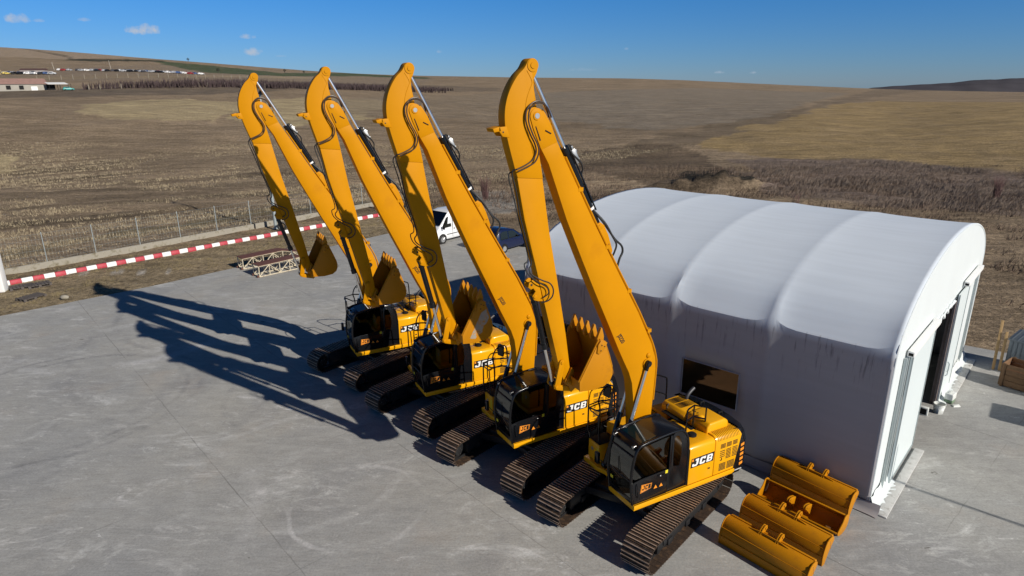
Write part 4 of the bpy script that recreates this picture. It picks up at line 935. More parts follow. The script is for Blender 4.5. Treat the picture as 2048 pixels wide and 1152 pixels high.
def build_tent():
    root = empty('storage_tent', (0, 0, 0), 0, 'white fabric storage tent with a rounded roof and an open door, beside the excavators', 'tent')
    root.matrix_world = TM
    W, EZ, RZ = 13.7, 4.3, 2.42
    def ell(w): t = (w - W / 2) / (W / 2); return EZ + RZ * math.sqrt(max(0, 1 - t * t))
    zs = [0, .4, .9, 1.6, 2.2, 2.8, 3.4, 3.9, 4.2]
    ribp = [(0, z) for z in zs]; midp = [(.05, z) for z in zs]
    A = 26
    for k in range(1, A):
        ph = math.pi * k / A; w = W / 2 * (1 - math.cos(ph)); ribp.append((w, EZ + RZ * math.sin(ph)))
    # mid-bay: stays upright to the eave, a flat slope, then the sagging arch
    for k in range(1, A):
        ph = math.pi * k / A; w = W / 2 * (1 - math.cos(ph)); d = min(w, W - w)
        if k in (1, A - 1): pt = (.055, 4.42)
        elif k in (2, A - 2): pt = (.06, 4.60)
        else:
            z = ell(w) - .042
            zl = 4.60 + (d - .06) * 1.10
            pt = (d, min(z, zl))
        midp.append((pt[0] if w <= W / 2 else W - pt[0], pt[1]))
    ribp += [(W, z) for z in reversed(zs)]; midp += [(W - .05, z) for z in reversed(zs)]
    bays = [0, 3.25, 6.4, 9.5, 12.65]; ss = []
    extra = [4.0, 5.85, 10.25, 12.05]
    for a, b in zip(bays, bays[1:]):
        for q in (0, .035, .08, .14, .22, .32, .42, .5, .58, .68, .78, .86, .92, .965): ss.append(a + (b - a) * q)
    ss = sorted([s for s in ss if all(abs(s - e) > .12 for e in extra)] + extra + [12.65])
    vs = []
    for s in ss:
        b = max(i for i in range(4) if bays[i] <= s + 1e-6); fr = (s - bays[b]) / (bays[b + 1] - bays[b])
        fa, fb = 1 - abs(2 * fr - 1) ** 6, 1 - abs(2 * fr - 1) ** 3.0
        for p, q in zip(ribp, midp):
            k = max(0, min(1, (min(p[0], W - p[0]) - .5) / 1.5)) if p[1] > 4.25 else 0
            f = fa + (fb - fa) * k
            vs.append((s, p[0] + (q[0] - p[0]) * f, p[1] + (q[1] - p[1]) * f))
    n = len(ribp); fs = []
    for i in range(len(ss) - 1):
        for j in range(n - 1):
            sm = (ss[i] + ss[i + 1]) / 2; z0, z1 = ribp[j][1], ribp[j + 1][1]
            if j < 8 and z0 >= 1.59 and z1 <= 2.81 and (4.0 < sm < 5.85 or 10.25 < sm < 12.05): continue
            fs.append((i * n + j, i * n + j + 1, (i + 1) * n + j + 1, (i + 1) * n + j))
    me = bpy.data.meshes.new('roof_cover'); me.from_pydata(vs, [], fs)
    for p in me.polygons: p.use_smooth = True
    me.set_sharp_from_angle(angle=R(24))
    me.materials.append(FAB)
    o = bpy.data.objects.new('roof_cover', me); COL.objects.link(o); o.parent = root
    sd = o.modifiers.new('thickness', 'SOLIDIFY'); sd.thickness = .012; sd.offset = -1
    # steel arches inside
    for s in bays:
        mb = MB(); mb.tube([(s + (.08 if s < 1 else -.08 if s > 12 else 0), p[0] + (.10 if p[0] < W / 2 else -.10), p[1] - .08) for p in ribp], .05, 6); mb.build('frame_arch', [GALV], root)
    arch = [(W / 2 * (1 - math.cos(math.pi * k / 40)), EZ + RZ * math.sin(math.pi * k / 40)) for k in range(41)]
    out = [(0, 0), (1.9, 0), (1.9, 4.1), (4.45, 4.08), (5.2, 4.02), (6.4, 4.10), (7.4, 4.02), (8.3, 4.15), (8.3, 0), (W, 0)] + [p for p in reversed(arch)][0:]
    mb = MB(); mb.prism(out, -.015, .02, 'x'); mb.build('gable_wall', [GAB], root)
    mb = MB(); mb.tube([(-.005, p[0] + (.03 if p[0] < W / 2 else -.03) * (p[1] < 4.6), p[1] - .035) for p in [(0, 0.04)] + arch + [(W, 0.04)]], .03, 6); mb.build('gable_edge', [GAB], root)
    mb = MB(); mb.prism([(0, 0), (W, 0)] + [p for p in reversed(arch)], 12.63, 12.66, 'x'); mb.build('gable_wall', [GAB], root)
    # sliding door leaves, rails and jambs
    mb = MB(); mb.box(-.13, -.08, 1.55, 4.45, .05, 4.18); d = mb.build('sliding_door', [LEAF], root)
    mb = MB()
    for w in (1.55, 4.40): mb.box(-.15, -.132, w, w + .06, .05, 4.18)
    mb.box(-.15, -.132, 1.62, 4.39, .05, .12); mb.build('door_frame', [GALV], d)
    mb = MB(); mb.box(-.12, -.08, 8.34, 10.4, .05, 4.2); d = mb.build('sliding_door', [LEAF], root)
    mb = MB(); mb.box(-.135, -.122, 8.34, 8.42, .05, 4.2); mb.box(-.135, -.122, 10.3, 10.38, .05, 4.2); mb.build('door_frame', [GALV], d)
    mb = MB(); mb.tube([(-.125, 8.75, 1.0), (-.18, 8.75, 1.05), (-.18, 8.75, 1.5), (-.125, 8.75, 1.55)], .018, 6); mb.tube([(-.125, 8.95, 1.1), (-.17, 8.95, 1.15), (-.17, 8.95, 1.4), (-.125, 8.95, 1.45)], .015, 6)
    mb.build('door_handle', [GALV], d)
    for a, b, z in ((1.1, 4.5, 4.24), (9.3, 12.4, 4.30)):
        mb = MB(); mb.prism([(-.22, z), (-.06, z), (-.06, z + .17), (-.22, z + .15)], a, b, 'y'); mb.box(-.205, -.08, a - .006, a, z + .03, z + .12, 1); mb.build('door_rail', [WHITE, MATTE], root, .006)
    mb = MB()
    for w in (.95, 1.22): mb.box(-.10, -.03, w, w + .10, 0, 4.22)
    mb.build('gable_post', [GALV], root, .005)
    mb = MB(); mb.box(-.08, -.02, 12.55, 12.65, 0, 4.4); mb.box(-.07, -.02, 12.9, 13.0, 0, 4.2); mb.build('gable_post', [GALV], root, .005)
    BR = mat('weathered_jamb', (.20, .16, .15), .7, vary=.35, vscale=5)
    mb = MB(); mb.box(-.07, -.0, 8.18, 8.30, 0, 4.0); mb.box(-.03, .12, 8.30, 8.34, 0, 4.0); mb.build('door_jamb', [BR], root)
    # curled hem of fabric over the door and crumpled skirt along the ground
    mb = MB()
    mb.tube([(-.04, 4.3 + i * .2, 4.06 + .05 * math.sin(i * 1.9) + .03 * math.sin(i * 4.1)) for i in range(20)], [.05 + .025 * math.sin(i * 2.3) for i in range(20)], 7); mb.build('fabric_hem', [GAB], root)
    for a, b in ((-.05, 1.9), (8.4, 13.8)):
        mb = MB(); vs = []; nx = int((b - a) / .09)
        for j, (dz, dx) in enumerate(((.38, -.03), (.22, -.09), (.09, -.11), (.03, -.22), (.015, -.34))):
            for i in range(nx):
                w = a + (b - a) * i / (nx - 1); k = j / 4
                vs.append((dx + k * .08 * mnoise.noise(Vector((w * 4, j, 1))) - .05 * abs(mnoise.noise(Vector((w * 9, j * .7, 4)))), w + .05 * mnoise.noise(Vector((w * 6, j, 9))), dz + .10 * abs(mnoise.noise(Vector((w * 6, j * .6, 2))))))
        mb.add(vs, [(j * nx + i, j * nx + i + 1, (j + 1) * nx + i + 1, (j + 1) * nx + i) for j in range(4) for i in range(nx - 1)], 0, True); mb.build('fabric_skirt', [GAB], root)
    mb = MB(); vs = []; nx = 60
    for j, (dz, dw) in enumerate(((.25, -.02), (.12, -.05), (.04, -.10), (.015, -.2))):
        for i in range(nx):
            s = -.3 + 12.9 * (i / (nx - 1)); vs.append((s, dw - .04 * abs(mnoise.noise(Vector((s * 5, j, 3)))) - (.12 * (1 - i / 4) * j / 3 if i < 4 else 0), dz + .05 * abs(mnoise.noise(Vector((s * 6, j, 8))))))
    mb.add(vs, [(j * nx + i, j * nx + i + 1, (j + 1) * nx + i + 1, (j + 1) * nx + i) for j in range(3) for i in range(nx - 1)], 0, True); mb.build('fabric_skirt', [FAB], root)
    LW = mat('weathered_white_board', (.50, .50, .48), .8, vary=.2, vscale=8, dirt=(.25, .23, .2), dscale=6)
    for a, b in ((-.15, 4.35), (9.4, 13.9)):
        mb = MB(); mb.box(-.50, -.24, a, b, .0, .05); mb.build('ground_board', [LW], root, .006)
    # window openings with clear sheet
    for s0, s1 in ((4.0, 5.85), (10.25, 12.05)):
        mb = MB(); mb.box(s0, s1, .06, .066, 1.6, 2.8); f = mb.build('window_sheet', [SHEET], root)
        mb = MB(); mb.tube([(s0 - .02, .03, 1.58), (s1 + .02, .03, 1.58), (s1 + .02, .03, 2.82), (s0 - .02, .03, 2.82), (s0 - .02, .03, 1.58)], .018, 5); mb.build('window_hem', [FAB], f)
    return root
tent = build_tent()

# ------------------------------------------------------------------ ditching buckets on the ground
def make_open_ditch():
    root = empty('ditching_bucket'); L = 2.22
    sh = MB(); curve = [(-.02, .20), (.03, .10), (.12, .04), (.25, .02), (.38, .06), (.48, .16), (.54, .30), (.56, .45), (.53, .58), (.46, .67), (.38, .70)]
    sh.strip(curve, .02, .02, L - .02, 'x'); shell = sh.build('bucket_shell', [BUCKETY], root, .003)
    side = [(-.05, .22), (-.02, .12), (.08, .03), (.25, 0), (.42, .04), (.53, .15), (.58, .30), (.60, .46), (.57, .62), (.48, .72), (.36, .74), (.30, .70), (.22, .52), (.05, .34)]
    for x0 in (-.012, L - .012):
        mb = MB(); mb.prism(side, x0, x0 + .024, 'x'); mb.build('end_plate', [BUCKETY], root, .004)
    mb = MB(); mb.prism([(-.08, .24), (-.03, .17), (.0, .19), (-.05, .27)], .02, L - .02, 'x'); mb.build('cutting_edge', [BUCKETY], shell, .004)
    mb = MB(); mb.box(.1, L - .1, .525, .54, .42, .44); mb.build('stiffening_rib', [BUCKETY], shell)
    for x0 in (.82, 1.27):
        e = MB()
        for dx in (0, .055): e.prism([(.50, .40), (.30, .62), (.12, .70)] + arc(.05, .62, .085, 70, 250, 8) + [(.12, .40), (.30, .12)], x0 + dx, x0 + dx + .03, 'x')
        e.cyl((x0 - .02, .06, .62), (x0 + .105, .06, .62), .045, 14); e.build('mounting_ear', [BUCKETY], root, .006)
    mb = MB(); mb.box(1.9, 2.02, .0, .012, .20, .30); mb.build('data_plate', [STEEL], root)
    return root
def make_ditch():
    root = empty('ditching_bucket')
    L = 2.25
    sh = MB()
    curve = [(.05, 0), (.03, .16), (.03, .32), (.055, .47), (.09, .60), (.13, .70), (.20, .79), (.28, .84), (.37, .86), (.45, .83), (.50, .78)]
    sh.strip([(y, z) for y, z in curve], .02, .02, L - .02, 'x')
    shell = sh.build('bucket_shell', [BUCKETY], root, .003)
    side = [(.03, 0), (.015, .30), (.035, .47), (.07, .60), (.11, .71), (.18, .81), (.28, .865), (.40, .875), (.50, .80), (.52, .68), (.44, .56), (.36, .46), (.30, .34), (.24, .2), (.16, 0)]
    for x0 in (-.012, L - .012):
        mb = MB(); mb.prism(side, x0, x0 + .024, 'x')
        for k in range(5): mb.cyl((x0 - .008, .30 + .02 * k, .74 - .07 * k), (x0 + .034, .30 + .02 * k, .74 - .07 * k), .016, 8, 1)
        mb.build('end_plate', [BUCKETY, STEEL], root, .004)
    mb = MB()
    for z, y in ((.33, .022), (.60, .082)): mb.box(.03, L - .03, y - .012, y + .004, z - .008, z + .008)
    mb.box(.03, L - .03, .30, .50, .862, .878) if False else None
    mb.build('stiffening_rib', [BUCKETY], shell)
    mb = MB(); mb.prism([(.45, .78), (.52, .74), (.56, .76), (.52, .84), (.44, .865)], .03, L - .03, 'x'); mb.build('cutting_edge', [BUCKETY], shell, .004)
    mb = MB(); mb.prism([(.6, .865), (.85, .93), (L - .85, .93), (L - .6, .865)], .33, .36, 'y'); mb.build('stiffening_rib', [BUCKETY], shell, .004)
    for x0 in (.86, 1.30):
        e = MB()
        for dx in (0, .05) : e.prism([(.28, .80), (.33, .92), (.42, 1.0)] + arc(.53, .97, .085, 110, -60, 6) + [(.50, .78), (.40, .60)], x0 + dx, x0 + dx + .028, 'x')
        e.cyl((x0 - .02, .53, .97), (x0 + .1, .53, .97), .045, 14)
        e.build('mounting_ear', [BUCKETY], root, .006)
    return root
dproto = make_ditch()
DB = [((5.24, 13.75), -50.3, False, 'yellow ditching bucket lying closest to the camera at the bottom edge of the photo'),
      ((6.06, 14.63), -51.0, False, 'yellow ditching bucket between the closest one and the one turned the other way'),
      ((6.93, 15.60), -49.0, True, 'yellow ditching bucket turned to show its hollow inside and inner ears'),
      ((7.61, 16.47), -51.0, False, 'yellow ditching bucket farthest back, lying against the side of the tent')]
for i, ((x, y), a, rev, lab) in enumerate(DB):
    o = dproto if i == 0 else copy_tree(dproto)
    if rev:
        for q_ in [c for ch in o.children_recursive for c in (ch,)] + [o]: bpy.data.objects.remove(q_)
        o = make_open_ditch()
    o.location = (x, y, 0); o.rotation_euler = (0, 0, R(a))
    o.scale = (1, 1, .68) if rev else (1, 1, .79)
    tag(o, lab, 'bucket', 'yellow ditching buckets on the concrete')

# ------------------------------------------------------------------ small things round the tent door
WOODC = mat('crate_wood', (.17, .095, .045), .8, vary=.35, vscale=7, bump=.3, bscale=30, dirt=(.12, .06, .03), dscale=4)
WOODL = mat('light_plank_wood', (.42, .27, .12), .75, vary=.25, vscale=8)
PLW = mat('white_plastic', (.68, .70, .67), .4, vary=.06)
t = empty('paint_bucket', (15.18, 20.52, 0), 0, 'white plastic bucket standing at the left side of the tent doorway', 'bucket')
mb = MB(); vs_ = []
mb.tube([(0, 0, 0), (0, 0, .36)], [.15, .185], 22, cap=False); mb.tube([(0, 0, .358), (0, 0, .01)], [.175, .14], 22, cap=False); mb.cyl((0, 0, 0), (0, 0, .012), .15, 22)
mb.build('bucket_wall', [PLW], t)
mb = MB(); mb.tube([(.187 * math.cos(a), .187 * math.sin(a), .35) for a in np.linspace(0, 2 * math.pi, 25)], .009, 5); mb.tube([(.18 * math.cos(a), .18 * math.sin(a), .25) for a in np.linspace(0, 2 * math.pi, 25)], .007, 5); mb.build('bucket_rim', [PLW], t)
mb = MB(); mb.tube([(.19 * math.cos(a), .05 + .06 * math.sin(a), .34 - .16 * math.sin(a)) for a in np.linspace(0, math.pi, 12)], .004, 4); mb.build('wire_handle', [STEEL], t)
t = empty('plastic_canister', (16.11, 21.33, 0), R(40), 'pale translucent canister with greenish liquid, right of the tent doorway', 'canister')
mb = MB(); mb.box(-.2, .2, -.14, .14, .13, .38); mb.build('canister_body', [PLW], t, .04, seg=3)
mb = MB(); mb.box(-.195, .195, -.135, .135, 0, .135); mb.build('liquid_fill', [mat('green_liquid', (.16, .24, .15), .3, vary=.1)], t, .03)
mb = MB(); mb.cyl((.1, 0, .37), (.1, 0, .43), .035, 14); mb.tube([(-.12, 0, .37), (-.1, 0, .42), (.02, 0, .42), (.04, 0, .37)], .013, 6); mb.build('cap_and_grip', [PLW], t)
t = empty('small_case', (14.62, 20.25, 0), R(47), 'small open white framed case beside the bucket at the doorway', 'case')
mb = MB(); mb.prism([(0, 0), (.30, 0), (.30, .3), (0, .3)], 0, .16, 'x'); mb.build('case_box', [PLW], t, .01)
mb = MB(); mb.box(-.012, -.002, .04, .26, .04, .26); mb.build('dark_front', [MATTE], t)
mb = MB(); v_ = [(.0, 0, 0), (.28, .02, 0), (.3, .14, .0), (.02, .17, 0), (.02, .02, .05), (.26, .05, .03), (.26, .12, .06), (.04, .14, .04)]
mb.add(v_, [(0, 1, 2, 3), (4, 5, 6, 7), (0, 1, 5, 4), (1, 2, 6, 5), (2, 3, 7, 6), (3, 0, 4, 7)])
tag(mb.build('crumpled_sheet', [PLW], loc=(15.99, 20.9, .0)), 'crumpled white scrap of sheet lying before the canister', 'scrap')
# crate, bin and planks
CRA = R(-54.2)
t = empty('wooden_crate', (18.88, 22.67, 0), CRA, 'open brown wooden crate with plank sides at the right edge', 'crate')
def planks(mb, x0, x1, y0, y1, zs_, mi=0):
    for z0, z1 in zs_: mb.box(x0, x1, y0, y1, z0, z1, mi)
zs3 = [(.04, .27), (.285, .50), (.515, .73), (.745, .92)]
for nm, (a, b, c, d) in (('crate_side', (0, 2.1, 0, .03)), ('crate_side', (0, 2.1, .95, .98)), ('crate_end', (-.03, -.001, 0, .98)), ('crate_end', (2.101, 2.13, 0, .98))):
    mb = MB(); planks(mb, a, b, c, d, zs3)
    if nm == 'crate_side':
        for x in (.02, .95, 1.98): mb.box(x, x + .1, c - .025 if c == 0 else d + .001, c - .001 if c == 0 else d + .025, 0, .95)
        if c == 0: mb.box(.15, .9, -.022, -.001, .40, .47); mb.box(1.1, 1.9, -.022, -.001, .40, .47)
    mb.build(nm, [WOODC], t, .004)
mb = MB(); mb.box(.0, 2.1, .031, .949, .05, .08); mb.box(.02, 2.08, .04, .94, .5, .53); mb.build('crate_floor', [mat('rusty_load', (.26, .075, .025), .85, vary=.4, vscale=6, bump=.5, bscale=12)], t)
CORR = mat('blue_grey_sheet_metal', (.13, .155, .18), .5, .3, vary=.15, vscale=3)
t = empty('metal_bin', (20.15, 24.15, 0), CRA, 'blue grey sheet metal bin with a sloping ribbed lid behind the crate', 'bin')
mb = MB(); mb.box(0, 2.0, 0, 1.1, .08, 1.28); bb_ = mb.build('bin_body', [CORR], t, .02)
mb = MB()
for k in range(12): mb.box(.08 + k * .16, .13 + k * .16, -.018, -.001, .12, 1.24)
for k in range(6): mb.box(-.018, -.001, .1 + k * .17, .15 + k * .17, .12, 1.24)
mb.build('pressed_rib', [CORR], bb_)
mb = MB(); mb.prism([(-.06, 1.29), (1.16, 1.42), (1.16, 1.47), (-.06, 1.34)], -.05, 2.05, 'x'); ld_ = mb.build('bin_lid', [CORR], t, .008)
mb = MB()
for k in range(10): mb.prism([(-.05, 1.341), (1.15, 1.471), (1.15, 1.49), (-.05, 1.36)], .05 + k * .2, .09 + k * .2, 'x')
mb.build('lid_rib', [CORR], ld_)
for k, (p0, p1, lab) in enumerate((((19.70, 24.1, 0), (20.06, 24.62, 1.95), 'light wooden plank leaning on the metal bin, left one'), ((19.88, 24.0, 0), (20.13, 24.35, 1.55), 'shorter light wooden plank leaning next to the bin corner'))):
    d_ = (Vector(p1) - Vector(p0)); M = Matrix.Translation(p0) @ d_.to_track_quat('Z', 'Y').to_matrix().to_4x4()
    mb = MB(); mb.box(-.05, .05, -.018, .018, 0, d_.length, 0, M); tag(mb.build('wooden_plank', [WOODL], None, .004), lab, 'plank', 'planks leaning on the bin')
# things in the shade behind the machines
t = empty('blue_barrel', (.45, 31.45, 0), 0, 'blue barrel in the shade behind the far end of the tent', 'barrel')
mb = MB(); mb.tube([(0, 0, 0), (0, 0, .04), (0, 0, .3), (0, 0, .33), (0, 0, .6), (0, 0, .63), (0, 0, .88), (0, 0, .9)], [.28, .29, .29, .305, .305, .29, .29, .27], 24); mb.build('barrel_shell', [mat('blue_plastic', (.02, .09, .30), .4, vary=.08)], t)
mb = MB(); mb.cyl((.12, 0, .9), (.12, 0, .93), .04, 12); mb.build('barrel_bung', [MATTE], t)
mb = MB(); mb.tube([(.32 * math.cos(a), .32 * math.sin(a), .28 + .05 * math.sin(a)) for a in np.linspace(0, 2 * math.pi, 25)], .035, 7)
for k in range(3): a = k * math.pi / 3; mb.tube([(.3 * math.cos(a), .3 * math.sin(a), .28 + .05 * math.sin(a)), (-.3 * math.cos(a), -.3 * math.sin(a), .28 - .05 * math.sin(a))], .02, 6)
mb.tube([(0, 0, 0), (0, 0, .28)], .04, 8)
tag(mb.build('hand_wheel', [mat('pale_ring_paint', (.42, .36, .22), .5)], loc=(-.9, 32.2, 0)), 'pale spoked wheel standing in the shade behind the second machine', 'wheel')
for (a, b, lab) in (((-3.15, 32.4, .25), (-2.55, 32.7, .27), 'thin pale pipe lying in the shade left of the spoked wheel'), ((-.82, 29.5, .55), (-.35, 30.3, .6), 'thin pale pipe jutting up behind the second machine')):
    mb = MB(); mb.tube([a, b], .03, 8); mb.tube([a, (a[0], a[1], 0)], .025, 6); mb.tube([b, (b[0], b[1], 0)], .025, 6); tag(mb.build('metal_pipe', [GALV]), lab, 'pipe')
t = empty('diesel_compressor', (-.25, 28.6, 0), R(-40), 'dark blue machine standing in the tent shadow behind the second excavator', 'compressor')
mb = MB(); mb.box(-.6, .6, -.35, .35, .3, .9); mb.build('housing', [mat('dark_blue_paint', (.015, .03, .10), .4)], t, .05, seg=3)
mb = MB(); mb.cyl((.2, 0, .9), (.2, 0, 1.15), .05, 10); mb.box(-.5, -.2, -.2, .2, .9, 1.0); mb.build('top_fittings', [STEEL], t, .01)
for sy in (-.4, .34):
    mb = MB(); mb.cyl((-.3, sy, .22), (-.3, sy + .1, .22), .22, 18); mb.build('wheel', [RUBBER], t, .02)

# ------------------------------------------------------------------ truss loading ramps
CREAM = mat('cream_flaking_paint', (.56, .49, .36), .6, vary=.15, vscale=9, dirt=(.20, .11, .06), dirt_lo=.56, dirt_hi=.7, dscale=7)
RUST = mat('rust_brown_deck', (.115, .045, .032), .8, vary=.3, vscale=6)
def make_ramp():
    root = empty('loading_ramp'); W_ = .78
    top = [(0, .72), (2.45, .78), (4.1, .42)]
    def zt(x): return .70 + .06 * x / 2.7 if x < 2.7 else .76 - (x - 2.7) * .27
    xs_ = [0, .68, 1.36, 2.04, 2.72, 3.4, 4.1]
    for y in (0, W_):
        mb = MB(); b_ = .035
        def bar(p, q, r=b_): mb.tube([(p[0], y, p[1]), (q[0], y, q[1])], r, 4)
        bar((0, .04), (4.1, .04)); bar((0, zt(0)), (2.7, zt(2.7))); bar((2.7, zt(2.7)), (4.1, zt(4.1)))
        for i, x in enumerate(xs_):
            bar((x, .04), (x, zt(x)), .032)
            if i < 6:
                x2 = xs_[i + 1]
                if i % 2 == 0: bar((x, .06), (x2, zt(x2) - .02), .028)
                else: bar((x, zt(x) - .02), (x2, .06), .028)
        mb.build('truss_side', [CREAM], root)
    mb = MB()
    for x in xs_: mb.tube([(x, 0, .04), (x, W_, .04)], .03, 4); mb.tube([(x, .03, .06), (x, W_ - .03, zt(x) - .05)], .022, 4)
    mb.build('cross_brace', [CREAM], root)
    mb = MB(); mb.prism([(-.03, zt(0) + .03), (2.7, zt(2.7) + .03), (4.15, zt(4.1) + .03), (4.15, zt(4.1) + .06), (2.7, zt(2.7) + .065), (-.03, zt(0) + .065)], -.05, W_ + .05, 'y'); mb.build('ramp_deck', [RUST], root)
    mb = MB()
    for y in (.02, W_ - .1): mb.box(-.14, .0, y, y + .08, .0, .14)
    mb.build('ramp_foot', [RUST], root, .01)
    return root
rp = make_ramp()
for i, (x, y, a, lab) in enumerate(((-15.58, 38.13, 46.5, 'cream truss loading ramp with brown deck, the nearer of two'), (-17.30, 39.95, 44.5, 'cream truss loading ramp with brown deck, the one behind by the grass edge'))):
    o = rp if i == 0 else copy_tree(rp); o.location = (x, y, .0); o.rotation_euler = (0, 0, R(a)); tag(o, lab, 'ramp', 'truss loading ramps')

# ------------------------------------------------------------------ fence, kerb, lamp, pallets
FD = Vector((.6155, .788)); F0 = Vector((-30.67, 41.07))
CONW = mat('old_concrete', (.30, .275, .225), .9, vary=.25, vscale=3, bump=.6, bscale=14, dirt=(.14, .12, .07), dirt_lo=.5, dirt_hi=.7, dscale=3)
t = empty('wire_fence', (F0.x, F0.y, 0), math.atan2(FD.y, FD.x), 'grey wire fence on thin posts and a low concrete footing along the field', 'fence')
mb = MB()
for (a, b) in ((-9, 14.8), (14.95, 17.9), (18.0, 29.2)):
    n_ = max(2, int((b - a) / .8)); vs = []
    for i in range(n_ + 1):
        x = a + (b - a) * i / n_; h_ = .36 + .04 * mnoise.noise(Vector((x, 1, 1)))
        vs += [(x, -.13, -.1), (x, -.12, h_ - .03), (x, -.08, h_), (x, .08, h_), (x, .13, h_ - .03), (x, .13, -.1)]
    mb.add(vs, [(i * 6 + k, i * 6 + k + 1, (i + 1) * 6 + k + 1, (i + 1) * 6 + k) for i in range(n_) for k in range(5)] + [tuple(range(6)), tuple(range(n_ * 6 + 5, n_ * 6 - 1, -1))])
mb.build('concrete_footing', [CONW], t)
ps_ = MB(); ps_.tube([(0, 0, .2), (0, 0, 2.3)], .028, 8); ps_.sphere((0, 0, 2.3), .03, 8, 4)
pme = ps_.mesh('fence_post', [GALV])
for k in range(-3, 10):
    o = bpy.data.objects.new('fence_post', pme); COL.objects.link(o); o.parent = t; o.location = (k * 2.93, 0, 0)
mb = MB()
for z in (.5, .85, 1.2, 1.55, 1.9, 2.25): mb.tube([(-9 + i * 2.93, 0, z - (.02 if i % 2 else 0)) for i in range(14)], .006, 3)
for i in range(190):
    x = -9 + i * .2; mb.tube([(x, 0, .4), (x + .0, 0, 2.25)], .0028, 3, cap=False)
mb.build('fence_wire', [GALV], t)
KD = math.atan2(58.07 - 37.14, -11.79 + 30.30)
t = empty('painted_kerb', (-30.30, 37.14, 0), KD, 'low kerb painted in red and white blocks along the grass verge', 'kerb')
WK = mat('kerb_white', (.74, .74, .72), .6, vary=.08, vscale=6, dirt=(.4, .38, .33), dirt_lo=.6, dirt_hi=.8, dscale=6)
prof = [(-.13, -.06), (-.11, .16), (-.06, .225), (.06, .225), (.11, .16), (.13, -.06)]
km = []
for m_ in (REDP, WK):
    b_ = MB(); b_.prism(prof, .0, .575, 'x'); km.append(b_.mesh('kerb_block', [m_], .012))
for k in range(-2, 48):
    o = bpy.data.objects.new('kerb_block', km[k % 2]); COL.objects.link(o); o.parent = t; o.location = (k * .583, .012 * math.sin(k * 2.7), .006 * math.sin(k * 4.1)); o.rotation_euler = (0, 0, .008 * math.sin(k * 5.3))
t = empty('floodlight_mast', (-19.6, 52.5, 0), R(-60), 'tall grey steel mast with two floodlights behind the farthest boom', 'lamp post')
mb = MB(); mb.tube([(0, 0, 0), (0, 0, 10.7)], [.14, .07], 12); mb.cyl((0, 0, 0), (0, 0, .05), .26, 12); mb.build('mast', [GALV], t)
mb = MB(); mb.tube([(-.45, 0, 10.62), (.45, 0, 10.62)], .035, 6); mb.build('cross_arm', [GALV], t)
for s_ in (-1, 1):
    M = Matrix.Translation((s_ * .36, .12, 10.86)) @ Matrix.Rotation(R(-35), 4, 'X'); mb = MB(); mb.box(-.26, .26, -.07, .09, -.2, .2, 0, M); mb.box(-.22, .22, .091, .10, -.16, .16, 1, M); mb.build('floodlight', [MATTE, STEEL], t, .01)
PALM = mat('grey_pallet_wood', (.10, .085, .075), .85, vary=.4, vscale=7)
def make_pallet():
    root = empty('wooden_pallet')
    mb = MB()
    for y in (0, .35, .7):
        for x in (0, .53, 1.06): mb.box(x, x + .14, y, y + .1, .022, .11)
        mb.box(0, 1.2, y, y + .1, 0, .02)
    mb.build('pallet_block', [PALM], root)
    mb = MB()
    for k in range(3): mb.box(0, 1.2, .0 + k * .35, .1 + k * .35, .112, .13)
    mb.build('bearer_board', [PALM], root)
    mb = MB()
    for k in range(7): mb.box(k * .177, k * .177 + .137, 0, .8, .132, .15)
    mb.build('deck_board', [PALM], root)
    return root
pal = make_pallet()
for i, (x, y, a, lab) in enumerate(((-29.22, 35.70, 45, 'grey pallet next to the white pillar, left of the joined pair by the kerb'), (-28.45, 36.12, 50, 'grey pallet at the right of the pair lying beside the red and white kerb'), (-26.95, 33.71, 66, 'single brown pallet lying on the gravel in front of the other two'))):
    o = pal if i == 0 else copy_tree(pal); o.location = (x, y, -.04); o.rotation_euler = (0, 0, R(a)); tag(o, lab, 'pallet', 'pallets lying on the verge')
t = empty('gate_pillar', (-29.92, 35.75, -.05), R(15), 'white rounded pillar cut off by the left edge of the photo', 'pillar')
mb = MB(); mb.box(-.45, .42, -.3, .3, 0, 2.6); mb.build('pillar_body', [WHITE], t, .07, seg=3)
mb = MB(); mb.box(-.5, .47, -.35, .35, 2.6, 2.7); mb.build('pillar_cap', [WHITE], t, .03)
for (x, y, rz, lab) in ((-18.85, 51.95, 20, 'old black tyre leaning by the foot of the floodlight mast'), (-12.9, 61.5, 50, 'old black tyre at the far end of the fence footing')):
    mb = MB(); mb.tube([(.28 * math.cos(a), .05 * math.sin(a), .36 + .28 * math.sin(a)) for a in np.linspace(0, 2 * math.pi, 25)], .10, 8); o = mb.build('old_tyre', [RUBBER], loc=(x, y, -.04)); o.rotation_euler = (0, 0, R(rz)); tag(o, lab, 'tyre')
mb = MB(); mb.sphere((0, 0, .12), .2, 9, 6, 0, (1.2, .9, .7)); o = mb.build('pale_stone', [CONW], loc=(-25.11, 34.3, -.06)); tag(o, 'pale stone lying on the verge near the single pallet', 'stone')

